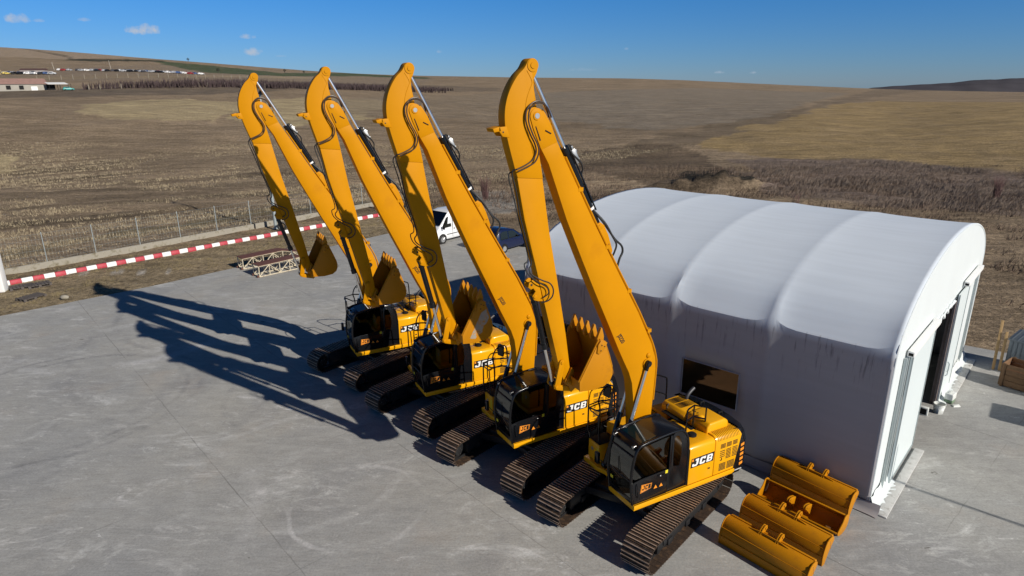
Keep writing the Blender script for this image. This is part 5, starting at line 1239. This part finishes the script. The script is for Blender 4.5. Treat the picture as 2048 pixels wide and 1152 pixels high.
# ------------------------------------------------------------------ vehicles
TYRE = mat('tyre_rubber', (.02, .02, .02), .8)
RIM = mat('alloy_rim', (.55, .56, .57), .35, .7)
def wheel(parent, x, y, r, w_, side):
    mb = MB(); prof_ = [(0, .62), (.12, .97), (.3, 1), (.7, 1), (.88, .97), (1, .62)]
    mb.tube([(x, y + (p[0] - .5) * w_, r) for p in prof_], [r * p[1] for p in prof_], 22); o = mb.build('wheel', [TYRE], parent)
    mb = MB(); ys = y + side * w_ * .48
    mb.cyl((x, ys - .03, r), (x, ys + .012, r), r * .60, 20)
    for k in range(5):
        a = k * 2 * math.pi / 5; mb.tube([(x, ys + side * .015, r), (x + r * .56 * math.cos(a), ys + side * .015, r + r * .56 * math.sin(a))], r * .07, 5)
    mb.cyl((x, ys, r), (x, ys + side * .03, r), r * .14, 10); mb.build('rim', [RIM], o)
def car_body(parent, sect, mats, name='car_body', bevel=.03):
    # sect: list of (x, [(y, z) half outline from the sill up to the middle]) from rear to front
    vs, fs = [], []; n_ = len(sect[0][1])
    for x, half in sect:
        ring = [(x, y, z) for y, z in half] + [(x, -y, z) for y, z in reversed(half)]
        vs += ring
    m_ = 2 * n_
    for i in range(len(sect) - 1):
        for k in range(m_): fs.append((i * m_ + k, i * m_ + (k + 1) % m_, (i + 1) * m_ + (k + 1) % m_, (i + 1) * m_ + k))
    fs += [tuple(range(m_)), tuple(range((len(sect) - 1) * m_, len(sect) * m_))]
    mb = MB(); mb.add(vs, fs); return mb.build(name, mats, parent, bevel)
def sec(w, zl, zb, zr, tw, dz=.06):  # sill z, belt z, roof z, roof half width
    return [(w * .93, zl), (w, zl + .12), (w, (zl + zb) / 2), (w * .97, zb), (tw + (w * .97 - tw) * .25, zb + (zr - zb) * .78), (tw * .92, zr - dz * .3), (tw * .5, zr)]
# white van, nose towards the left
VA = R(50 + 180)
WHV = mat('van_white', (.76, .78, .79), .3, vary=.02, coat=.5)
van = empty('white_van', (-5.11, 46.64, 0), VA, 'white panel van parked behind the booms, nose pointing left', 'van')
def VX(s): return -s       # s measured from the front wheel to the rear
# local x forward; near (left) side is +y; front wheel near face at origin
VW = .98; VC = -VW
sect = [(-4.05, sec(VW, .30, 1.15, 2.25, .86)), (-3.9, sec(VW, .28, 1.15, 2.34, .88)), (-1.3, sec(VW, .28, 1.12, 2.36, .88)), (-.85, sec(VW, .28, 1.12, 2.30, .86)), (-.45, sec(VW, .28, 1.12, 1.95, .82)), (.0, sec(VW, .28, 1.10, 1.45, .80)), (.30, sec(VW * .99, .28, 1.02, 1.12, .78)), (.62, sec(VW * .95, .30, .90, .98, .70)), (.82, sec(VW * .85, .34, .70, .78, .60)), (.86, sec(VW * .8, .38, .6, .66, .55))]
sect = [(x, h) for x, h in sect]
vb = car_body(van, sect, [WHV]); vb.location = (0, VC, 0)
def vpart(mb, name, m_, par=van, bev=0):
    o = mb.build(name, m_, par, bev); o.location = (0, VC, 0) if par is van else (0, 0, 0); return o
mb = MB(); mb.prism([(-.95, 1.17), (.05, 1.15), (-.02, 1.22), (-.5, 1.86), (-.62, 1.94), (-.95, 1.96)], VW * .955, VW * .975, 'y'); mb.v = [(x, y - (z - 1.15) * .10, z) for x, y, z in mb.v]; vpart(mb, 'side_window', [DGLASS])
mb = MB(); mb.prism([(-.95, 1.17), (.05, 1.15), (-.02, 1.22), (-.5, 1.86), (-.62, 1.94), (-.95, 1.96)], -VW * .975, -VW * .955, 'y'); mb.v = [(x, y + (z - 1.15) * .10, z) for x, y, z in mb.v]; vpart(mb, 'side_window', [DGLASS])
mb = MB(); mb.add([(-.76, .76, 2.20), (-.76, -.76, 2.20), (.10, -.80, 1.36), (.10, .80, 1.36), (-.73, .76, 2.23), (-.73, -.76, 2.23), (.13, -.80, 1.39), (.13, .80, 1.39)], [(0, 1, 2, 3), (4, 5, 6, 7), (0, 1, 5, 4), (1, 2, 6, 5), (2, 3, 7, 6), (3, 0, 4, 7)]); vpart(mb, 'windscreen', [DGLASS])
mb = MB(); mb.box(-3.6, -.45, VW + .001, VW + .02, .62, .67); vpart(mb, 'rubbing_strip', [MATTE])
mb = MB(); mb.box(-1.07, -1.05, VW - .02, VW + .006, .4, 1.9); mb.box(-1.28, -1.18, VW, VW + .03, .98, 1.04); vpart(mb, 'door_handle', [MATTE])
mb = MB(); mb.tube([(.02, VW - .03, 1.2), (.05, VW + .15, 1.25)], .02, 6); mb.box(-.03, .08, VW + .1, VW + .25, 1.12, 1.42); vpart(mb, 'wing_mirror', [MATTE], bev=.02)
mb = MB(); mb.box(.70, .80, .50, .78, .72, .88); vpart(mb, 'headlight', [STEEL], bev=.02)
mb = MB(); mb.box(.70, .80, -.78, -.50, .72, .88); vpart(mb, 'headlight', [STEEL], bev=.02)
for x in (0, -2.93):
    for s_ in (1, -1):
        mb = MB(); mb.cyl((x, s_ * (VW - .1), .36), (x, s_ * (VW + .004), .36), .40, 22); vpart(mb, 'wheel_arch', [MATTE])
        e_ = empty('wheel_hub'); e_.parent = van; e_.location = (0, VC, 0)
        bpy.data.objects.remove(e_)
def vwheel(x, s_):
    mb = MB(); prof_ = [(0, .62), (.12, .97), (.3, 1), (.7, 1), (.88, .97), (1, .62)]; r = .345; w_ = .22; y = VC + s_ * (VW - .07)
    wheel(van, x, y, r, w_, s_)
for x in (0, -2.93):
    for s_ in (1, -1): vwheel(x, s_)
me = text_mesh('T', 1.0, .035, 0, .004, 1.0)
place_text('red_lettering', me, REDP, van, (-1.75, VW * 0 + .012 - .02 + .02, 1.38), (-1, 0, -.02), (0, -.06, 1))
me = text_mesh('HIGH', .20, .004, 0, .003, 1.0)
place_text('small_lettering', me, mat('van_print', (.12, .13, .17), .5), van, (-1.72, .018, 1.02), (-1, 0, 0), (0, 0, 1))
mb = MB(); mb.box(-2.2, -1.45, .001, .012, .86, .875); mb.box(-2.0, -1.45, .001, .012, .80, .81); mb.build('print_line', [mat('van_print', (.1, .1, .1))], van)
# dark blue hatchback, nose to the right
NAVY = mat('navy_car_paint', (.005, .011, .045), .25, vary=.05, coat=.4)
carA = R(48)
car = empty('blue_hatchback', (-.51, 43.82, 0), carA, 'dark blue hatchback parked behind the second boom, nose pointing right', 'car')
CW_, CC = .86, .86
sect = [(-.62, sec(CW_ * .92, .35, .80, .90, .66)), (-.60, sec(CW_ * .95, .30, .88, 1.25, .66)), (-.45, sec(CW_, .26, .92, 1.58, .68)), (-.1, sec(CW_, .24, .92, 1.68, .70)), (.6, sec(CW_, .24, .92, 1.66, .70)), (1.2, sec(CW_, .24, .92, 1.50, .68)), (1.75, sec(CW_, .24, .90, 1.12, .70)), (2.05, sec(CW_, .24, .88, .98, .70)), (2.6, sec(CW_ * .98, .24, .80, .90, .66)), (3.0, sec(CW_ * .92, .26, .66, .76, .6)), (3.15, sec(CW_ * .82, .34, .52, .60, .5))]
cbod = car_body(car, sect, [NAVY], bevel=.025); cbod.location = (0, CC, 0)
def cpart(mb, name, m_, bev=0): o = mb.build(name, m_, car, bev); o.location = (0, CC, 0); return o
for s_ in (1, -1):
    for win in ([(-.35, .96), (.42, .96), (.42, 1.50), (-.05, 1.52), (-.28, 1.42)], [(.50, .96), (1.62, .95), (1.50, 1.08), (1.12, 1.38), (.9, 1.46), (.50, 1.50)]):
        mb = MB(); mb.prism(win, CW_ * .972, CW_ * .985, 'y'); mb.v = [(x, s_ * (y - (z - .93) * .16), z) for x, y, z in mb.v]; cpart(mb, 'side_window', [DGLASS])
    mb = MB(); mb.tube([(1.45, s_ * .8, 1.0), (1.45, s_ * .98, 1.03)], .015, 5); mb.sphere((1.45, s_ * .98, 1.04), .09, 10, 6, 0, (.6, 1, .8)); cpart(mb, 'wing_mirror', [NAVY])
    mb = MB(); mb.box(.20, .34, s_ * CW_ - .01, s_ * CW_ + .02, .84, .87); mb.box(1.1, 1.24, s_ * CW_ - .01, s_ * CW_ + .02, .84, .87); cpart(mb, 'door_handle', [NAVY])
    mb = MB(); mb.box(2.72, 2.98, s_ * .62 - .12, s_ * .62 + .12, .68, .80); cpart(mb, 'headlight', [STEEL], .03)
    for x in (0, 2.45):
        mb = MB(); mb.cyl((x, s_ * (CW_ - .12), .31), (x, s_ * (CW_ + .003), .31), .35, 22); cpart(mb, 'wheel_arch', [MATTE]); wheel(car, x, CC + s_ * (CW_ - .08), .30, .19, s_)
mb = MB(); mb.add([(1.26, .60, 1.47), (1.26, -.60, 1.47), (1.80, -.66, 1.10), (1.80, .66, 1.10), (1.27, .60, 1.485), (1.27, -.60, 1.485), (1.82, -.66, 1.115), (1.82, .66, 1.115)], [(0, 1, 2, 3), (4, 5, 6, 7), (0, 1, 5, 4), (1, 2, 6, 5), (2, 3, 7, 6), (3, 0, 4, 7)]); cpart(mb, 'windscreen', [DGLASS])
# slack cable over the yard, its shadow crosses the concrete on the right
so = Vector((math.cos(SUN_AZ), math.sin(SUN_AZ), 0)) * (7.0 / math.tan(SUN_EL))
c0 = Vector((10.1, 17.4, 7)) + so; c1 = Vector((13.55, 14.35, 7)) + so; dd = (c1 - c0).normalized()
mb = MB(); mb.tube([c0 - dd * .6, c0 + dd * 9, c0 + dd * 20], .045, 6); mb.build
ct = empty('overhead_cable', (0, 0, 0), 0, 'black cable hung over the yard to the right, seen by its thin shadow', 'cable')
mb.build('cable', [RUBBER], ct)

# a wheeled loader stands just beyond the right edge; the shadow of its glazed cab reaches into the yard
GG = glass('greenish_glass', (.42, .60, .52), .3)
ld = empty('wheel_loader', (21.75, 16.85, 0), R(140), 'yellow wheel loader just beyond the right edge, seen by its cab shadow', 'loader')
mb = MB(); mb.box(-2.2, 2.0, -.7, .7, .7, 1.35); mb.box(-2.2, -.9, -.65, .65, 1.35, 1.8); mb.build('loader_body', [BODYY], ld, .05)
for x in (-1.4, 1.3):
    for y in (-.95, .95): mb = MB(); mb.tube([(x, y - .22, .65), (x, y - .18, .65), (x, y + .18, .65), (x, y + .22, .65)], [.45, .65, .65, .45], 24); mb.build('wheel', [TYRE], ld)
mb = MB()
for x, y in ((-.75, -.68), (-.75, .68), (.75, -.68), (.75, .68)): mb.tube([(x, y, 1.3), (x * 1.05, y, 2.1), (x * .92, y * .95, 2.85)], .05, 7)
mb.prism([(-.82, 2.82), (.30, 2.86), (.38, 2.93), (-.7, 2.95)], -.74, .74, 'y')
for y in (-.66, .66): mb.tube([(.30, y, 2.88), (.72, y, 2.84)], .04, 6)
mb.tube([(.72, -.66, 2.84), (.72, .66, 2.84)], .045, 6); mb.tube([(0, -.68, 1.3), (0, -.65, 2.85)], .04, 6); mb.tube([(0, .68, 1.3), (0, .65, 2.85)], .04, 6)
cbl = mb.build('cab', [BLACK], ld)
mb = MB(); mb.box(-.7, .7, -.69, -.685, 1.4, 2.8); mb.box(-.7, .7, .685, .69, 1.4, 2.8); mb.prism([(.32, 2.885), (.70, 2.85), (.70, 2.855), (.32, 2.89)], -.6, .6, 'y'); mb.box(.74, .745, -.62, .62, 1.4, 2.8); mb.box(-.76, -.755, -.62, .62, 1.8, 2.8); mb.build('cab_glass', [GG], cbl)
mb = MB(); mb.box(-.2, .3, -.28, .28, 1.4, 1.65); mb.box(-.32, -.2, -.26, .26, 1.6, 2.4); mb.build('seat', [SEATM], cbl, .05)
for y in (-.6, .6): mb = MB(); mb.cyl((-.75, y, 2.98), (-.62, y, 3.0), .09, 12); mb.build('work_lamp', [BLACK], cbl)
mb = MB(); mb.prism([(2.4, .1), (3.2, .05), (3.3, .12), (2.6, .2), (2.45, .9), (2.35, .9)], -1.1, 1.1, 'y'); mb.build('shovel', [BODYY], ld)
for y in (-.5, .5): mb = MB(); mb.tube([(1.2, y, 1.3), (2.0, y, 1.1), (2.4, y, .5)], .09, 6); mb.build('lift_arm', [BODYY], ld)

# ------------------------------------------------------------------ far side of the field
BRICK = mat('pale_brick', (.26, .155, .13), .9, vary=.25, vscale=.8); PLAST = mat('grey_plaster', (.33, .31, .27), .9, vary=.2, vscale=.5)
def gz3(x, y): return Vector((x, y, ground_z(x, y)))
def on_ground(x, y): return ground_z(x, y) - .05
b0 = Vector((-212, 268)); b1 = Vector((-197, 287)); ang = math.atan2(b1.y - b0.y, b1.x - b0.x); Lb = (b1 - b0).length
z0 = min(on_ground(*b0), on_ground(*b1)) - .3
t = empty('brick_farmhouse', (b0.x, b0.y, z0), ang, 'long low ruined farmhouse with a pinkish tiled roof across the field', 'building')
mb = MB(); mb.box(-14, Lb, 0, 7, 0, 3.4); mb.build('wall', [PLAST], t)
mb = MB(); mb.prism([(-.4, 3.3), (3.5, 5.6), (7.4, 3.3)], -14.4, Lb + .4, 'x'); mb.build('roof', [BRICK], t)
for x in (-9, -2, 4, 9.5, 14):
    mb = MB(); mb.box(x, x + 1.6, -.06, -.01, 1.2, 2.8); mb.build('window', [MATTE], t)
mb = MB(); mb.box(18.2, 20.5, -.06, -.01, .2, 2.4); mb.build('door', [WHITE], t)
t = empty('open_shed', (-193.5, 283, on_ground(-193.5, 283)), ang, 'small open shed with a white sheet roof right of the farmhouse', 'shed')
mb = MB()
for x in (0, 4, 8):
    for y in (0, 3): mb.tube([(x, y, 0), (x, y, 2.6)], .09, 5)
mb.build('shed_post', [MATTE], t)
mb = MB(); mb.prism([(-.4, 2.5), (3.4, 3.2), (3.4, 3.3), (-.4, 2.6)], -.5, 7, 'x'); mb.build('shed_roof', [WHITE], t)
mb = MB(); mb.box(0, 3, 2.8, 2.9, 0, 2.4); mb.build('back_wall', [MATTE], t)
def make_far_car():
    r_ = empty('scrap_car')
    sc = [(-2.0, sec(.8, .3, .75, .85, .6)), (-1.9, sec(.85, .25, .85, 1.0, .6)), (-1.3, sec(.85, .25, .88, 1.4, .6)), (.3, sec(.85, .25, .88, 1.42, .6)), (.95, sec(.85, .25, .85, 1.0, .62)), (1.9, sec(.82, .25, .7, .8, .6)), (2.05, sec(.75, .35, .5, .6, .5))]
    return sc
sc = make_far_car(); bpy.data.objects.remove(bpy.data.objects['scrap_car'])
FARC = [('white', (.7, .7, .7)), ('dark grey', (.06, .06, .07)), ('blue', (.06, .10, .22)), ('red', (.30, .03, .03)), ('silver', (.35, .36, .38)), ('black', (.015, .015, .017)), ('yellow', (.55, .42, .10))]
proto_far = {}
for nm, c_ in FARC:
    m_ = mat('far_paint_' + nm.replace(' ', '_'), c_, .35)
    r_ = bpy.data.objects.new('scrap_car', None); COL.objects.link(r_)
    b_ = car_body(r_, sc, [m_], 'car_body', 0); mb = MB()
    for x in (-1.25, 1.25):
        for y in (-.8, .8): mb.cyl((x, y - .1, .3), (x, y + .1, .3), .31, 10)
    w_ = mb.build('wheels', [TYRE], r_); proto_far[nm] = r_
    mb = MB(); mb.box(-1.15, .35, -.80, .80, .95, 1.25); mb.build('window_band', [DGLASS], r_)
used_far = set()
rc = random.Random(3)
names_ = [n for n, _ in FARC]
k = 0
for row, (y0_, x0_, x1_) in enumerate(((478, -385, -318), (484, -372, -322), (560, -372, -250), (566, -350, -262), (572, -330, -275))):
    n_ = (17, 12, 26, 20, 12)[row]
    for i in range(n_):
        x = x0_ + (x1_ - x0_) * (i + rc.uniform(-.25, .25)) / n_; y = y0_ + rc.uniform(-2.5, 2.5)
        nm = rc.choices(names_, (5, 4, 3, 2, 5, 5, 1))[0]
        src_ = proto_far[nm]; o = src_ if nm not in used_far else copy_tree(src_); used_far.add(nm)
        o.location = (x, y, on_ground(x, y)); o.rotation_euler = (0, 0, R(rc.choice((80, 100, 20, 50, 70)) + rc.uniform(-15, 15)))
        s_ = 1.25; o.scale = (s_, s_, s_)
        tag(o, f'tiny {nm} car parked in the rows of cars on the far hillside', 'car', f'distant {nm} cars on the far hillside')
for i, (x, y, w_, h_, d_, c_, lab) in enumerate(((-384, 470, 9, 3.4, 5, (.40, .10, .04), 'small orange red shed at the far left end of the car rows'), (-366, 474, 7, 3.4, 5, (.55, .47, .25), 'small cream shed among the cars on the hillside'), (-352, 487, 16, 3.8, 6, (.12, .07, .06), 'long dark brown roofed shed behind the far car rows'))):
    t = empty('yard_shed', (x, y, on_ground(x, y) - .1), R(10), lab, 'shed')
    mb = MB(); mb.box(0, w_, 0, d_, 0, h_ * .7); mb.build('wall', [mat(f'far_wall_{i}', c_ if i != 2 else (.35, .3, .28), .8)], t)
    mb = MB(); mb.prism([(-.3, h_ * .7), (d_ / 2, h_), (d_ + .3, h_ * .7)], -.3, w_ + .3, 'x'); mb.build('roof', [mat(f'far_roof_{i}', (c_[0] * .8, c_[1] * .7, c_[2] * .7), .8)], t)
    mb = MB(); mb.box(w_ * .4, w_ * .6, -.05, -.01, .1, 2.1); mb.build('door', [MATTE], t)
tg = empty('green_wreck_car', (-186, 283.5, on_ground(-186, 283.5)), R(40), 'turquoise car body standing left of the orchard rows', 'car')
car_body(tg, sc, [mat('turquoise_paint', (.03, .28, .26), .4)], 'car_body', 0)
mb = MB(); mb.box(-1.15, .35, -.80, .80, .95, 1.25); mb.build('window_band', [DGLASS], tg)
for x in (-1.25, 1.25):
    for y in (-.8, .8): mb = MB(); mb.cyl((x, y - .1, .3), (x, y + .1, .3), .31, 10); mb.build('wheel', [TYRE], tg)
for (x, y, h_, lab) in ((-386, 575, 6.5, 'thin pale pole standing behind the far car rows, left one'), (-385, 655, 8, 'thin pale pole standing behind the far car rows, right one')):
    t = empty('utility_pole', (x, y, on_ground(x, y)), 0, lab, 'pole'); mb = MB(); mb.tube([(0, 0, 0), (-.8, 0, h_)], [.18, .12], 6); mb.build('pole_shaft', [mat('pale_pole', (.45, .42, .36), .8)], t)
    mb = MB(); mb.tube([(-1.3, 0, h_ - .7), (-.3, 0, h_ - .7)], .07, 4); mb.build('cross_arm', [GALV], t)
# orchard rows: bare young trees, far enough to read as one mass
rc = random.Random(11)
mb = MB()
def twig(mb, x, y, z, h_, n_):
    for _ in range(n_):
        a = rc.uniform(0, 6.28); sp_ = rc.uniform(.1, .75) * h_ * .45; w_ = .10 + .02 * h_
        bx, by = x + rc.uniform(-.2, .2), y + rc.uniform(-.2, .2); tx, ty, tz = bx + sp_ * math.cos(a), by + sp_ * math.sin(a), z + h_ * rc.uniform(.55, 1)
        p = Vector((math.cos(a + 1.6), math.sin(a + 1.6), 0)) * w_
        mb.v += [(bx - p.x, by - p.y, z), (bx + p.x, by + p.y, z), (tx, ty, tz)]; k_ = len(mb.v); mb.f.append((k_ - 3, k_ - 2, k_ - 1)); mb.m.append(0); mb.sm.append(False)
for row in range(9):
    n_ = 95
    for i in range(n_):
        f_ = i / n_; x = -183 + row * 3.0 + f_ * (70 + row * 6) + rc.uniform(-.5, .5); y = 289 + row * 9 + f_ * (60 + row * 4) + rc.uniform(-1, 1)
        if rc.random() < .12: continue
        twig(mb, x, y, on_ground(x, y), rc.uniform(2.8, 4.6), 13)
for row in range(5):
    for i in range(80):
        f_ = i / 80; x = -128 + row * 4 + f_ * 70 + rc.uniform(-1, 1); y = 400 + row * 12 + f_ * 60; twig(mb, x, y, on_ground(x, y), rc.uniform(2.6, 4.0), 11)
def raw(mb, name, m_):
    me = bpy.data.meshes.new(name); me.from_pydata(mb.v, [], mb.f); me.materials.append(m_)
    o = bpy.data.objects.new(name, me); COL.objects.link(o); return o
ORCH = mat('bare_twigs', (.070, .048, .048), .9, vary=.4, vscale=.05)
tag(raw(mb, 'orchard_rows', ORCH), 'dark rows of bare young trees across the middle of the left field', 'orchard', kind='stuff')
b_ = MB(); b_.box(-.14, .14, -.14, .14, 0, 2.6); pm_ = b_.mesh('orchard_post', [mat('pale_post', (.26, .23, .18), .9)])
for i in range(46):
    f_ = i / 45; front = i % 2; x = (-182 + f_ * 62) if front else (-270 + f_ * 90); y = (287 + f_ * 75) if front else (386 + f_ * 100)
    o = bpy.data.objects.new('orchard_post', pm_); COL.objects.link(o); o.location = (x, y, on_ground(x, y)); o.scale = (1, 1, .8 if front else 1)
    tag(o, 'pale post in the line along the near side of the orchard' if front else 'pale post in the line along the far side of the orchard', 'post', 'near orchard posts' if front else 'far orchard posts')
# scattered trees on the skyline
LEAFD = mat('dark_bush', (.03, .035, .025), .9, vary=.4, vscale=.4)
def small_tree(x, y, h_, lab, seed):
    rr_ = random.Random(seed); t = empty('round_tree', (x, y, on_ground(x, y)), 0, lab, 'tree')
    mb = MB(); mb.tube([(0, 0, 0), (0, 0, h_ * .5)], [h_ * .05, h_ * .03], 6)
    for k in range(6): a = k * 1.05; mb.tube([(0, 0, h_ * .3), (h_ * .25 * math.cos(a), h_ * .25 * math.sin(a), h_ * .6)], [h_ * .02, h_ * .008], 4)
    mb.build('trunk', [ORCH], t); mb = MB()
    for k in range(420):
        d_ = Vector((rr_.gauss(0, 1), rr_.gauss(0, 1), rr_.gauss(0, .8))).normalized() * rr_.uniform(.5, 1) * h_ * .38; c_ = Vector((0, 0, h_ * .58)) + d_; s_ = h_ * .05
        mb.v += [tuple(c_ + Vector((rr_.uniform(-s_, s_), rr_.uniform(-s_, s_), rr_.uniform(-s_, s_)))) for _ in range(3)]; q_ = len(mb.v); mb.f.append((q_ - 3, q_ - 2, q_ - 1)); mb.m.append(0); mb.sm.append(False)
    o = raw(mb, 'crown', LEAFD); o.parent = t
for a in ((-308.5, 716, 5.5, 'small round dark tree left of the first boom tip', 1), (-316, 950, 6, 'small dark tree between the first two boom tips, left of a pair', 2), (-300, 985, 5, 'smaller dark tree at the right of the pair between the boom tips', 3), (-600, 1270, 7, 'lone dark tree on the skyline of the left hill', 4)): small_tree(*a)
# ------------------------------------------------------------------ dry vegetation
rc = random.Random(5)
def tuft(mb, x, y, z, h_, n_, spread, wd, lean=(0, 0)):
    for _ in range(n_):
        a = rc.uniform(0, 6.28); b_ = rc.uniform(0, 6.28); bx, by = x + rc.uniform(-.5, .5) * spread, y + rc.uniform(-.5, .5) * spread; hh = h_ * rc.uniform(.5, 1.1)
        tx, ty = bx + math.cos(a) * hh * .45 + lean[0] * hh, by + math.sin(a) * hh * .45 + lean[1] * hh
        px, py = math.cos(b_) * wd, math.sin(b_) * wd; k_ = len(mb.v)
        mb.v += [(bx - px, by - py, z - .03), (bx + px, by + py, z - .03), (tx, ty, z + hh)]; mb.f.append((k_, k_ + 1, k_ + 2)); mb.m.append(0); mb.sm.append(False)
STRAW = mat('dry_straw', (.33, .27, .175), .9, vary=.4, vscale=.6); STRAWP = mat('pale_straw', (.30, .235, .13), .9, vary=.3, vscale=.6)
SCRUB = mat('scrub_stems', (.17, .12, .085), .9, vary=.6, vscale=.25)
mb = MB()                                                   # scrub behind the tent and the yard
for _ in range(15000):
    x, y = rc.uniform(-9, 78), rc.uniform(28, 92)
    if inpoly(x, y, YARD) or inpoly(x + .7, y - .7, YARD): continue
    if abs(math.degrees(math.atan2(x, y))) > 43: continue
    dn = fbm(x, y, .07) + .5 * fbm(x, y, .3)
    if dn < -.1 - .2 * (y > 55): continue
    tuft(mb, x, y, on_ground(x, y), rc.uniform(.18, .5) * (1 + max(0, dn)), 5, .7, .03, (.25, -.1))
tag(raw(mb, 'dry_scrub', SCRUB), 'brown dry weeds covering the ground behind the tent', 'scrub', kind='stuff')
mb = MB()
for _ in range(9000):
    x, y = rc.uniform(25, 78), rc.uniform(52, 98)
    if math.degrees(math.atan2(x, y)) > 43 or not inpoly(x + 4 * fbm(x, y, .1), y + 4 * fbm(y, x, .1), REG[18][0]): continue
    if fbm(x, y, .12) < -.12: continue
    tuft(mb, x, y, on_ground(x, y), rc.uniform(.25, .6), 7, 1.2, .03, (.5, -.15))
tag(raw(mb, 'tall_dry_grass', mat('greyish_dry_grass', (.21, .165, .13), .9, vary=.6, vscale=.2)), 'tall greyish dry grass in the strip beyond the tent roof', 'grass', kind='stuff')
mb = MB()                                                   # stubble of the left field
for _ in range(40000):
    y = rc.uniform(40, 125); x = rc.uniform(-.86 * y, .35 * y)
    if inpoly(x, y, YARD): continue
    if (x + 30.67) * .788 - (y - 41.07) * .6155 > -.6: continue
    if x > -8 and y < 60: continue
    if mnoise.noise(Vector(((x * -.62 + y * .785) * .45, (x * .785 + y * .62) * .03, 2))) < -.12: continue
    tuft(mb, x, y, on_ground(x, y), rc.uniform(.12, .32), 4, .5, .028)
tag(raw(mb, 'stubble', STRAW), 'short pale maize stubble standing in the left field', 'stubble', kind='stuff')
mb = MB()                                                   # verge between slab, kerb and fence
for _ in range(9000):
    s_ = rc.uniform(-8, 36); o_ = rc.uniform(-1.2, 7.0); x, y = -30.3 + .663 * s_ + .75 * o_, 37.1 + .75 * s_ - .663 * o_
    x -= .75 * 1.5; y += .663 * 1.5
    if inpoly(x, y, YARD) or inpoly(x + .3, y - .3, YARD): continue
    if abs((x + 30.3) * .75 - (y - 37.14) * .663) < .22: continue
    if fbm(x, y, .35) < -.02: continue
    tuft(mb, x, y, -.05, rc.uniform(.05, .16), 5, .35, .014)
tag(raw(mb, 'verge_grass', mat('verge_grass', (.25, .20, .10), .9, vary=.4, vscale=1.2)), 'short dry grass on the verge beside the painted kerb', 'grass', kind='stuff')
for x, y, h_, lab in ((-2.7, 66.5, 2.6, 'bare thin bush standing between the second and third boom tips'), (49.3, 65.1, 2.4, 'reddish bare bush in the scrub near the right edge'), (26.6, 59.6, 1.8, 'thin bare sapling just beyond the tent ridge')):
    mb = MB(); n_ = 70 if h_ > 2 else 12
    for _ in range(n_):
        a = rc.uniform(0, 6.28); s_ = rc.uniform(.1, .6) * h_ * .5; bx, by = rc.uniform(-.25, .25), rc.uniform(-.25, .25)
        mb.tube([(bx, by, 0), (bx + s_ * .4 * math.cos(a), by + s_ * .4 * math.sin(a), h_ * .5), (bx + s_ * math.cos(a), by + s_ * math.sin(a), h_ * rc.uniform(.7, 1))], [.02, .014, .006], 3, cap=False)
    tag(mb.build('bare_bush', [mat('bush_twigs', (.12, .065, .06), .9, vary=.3)], loc=(x, y, on_ground(x, y))), lab, 'bush')
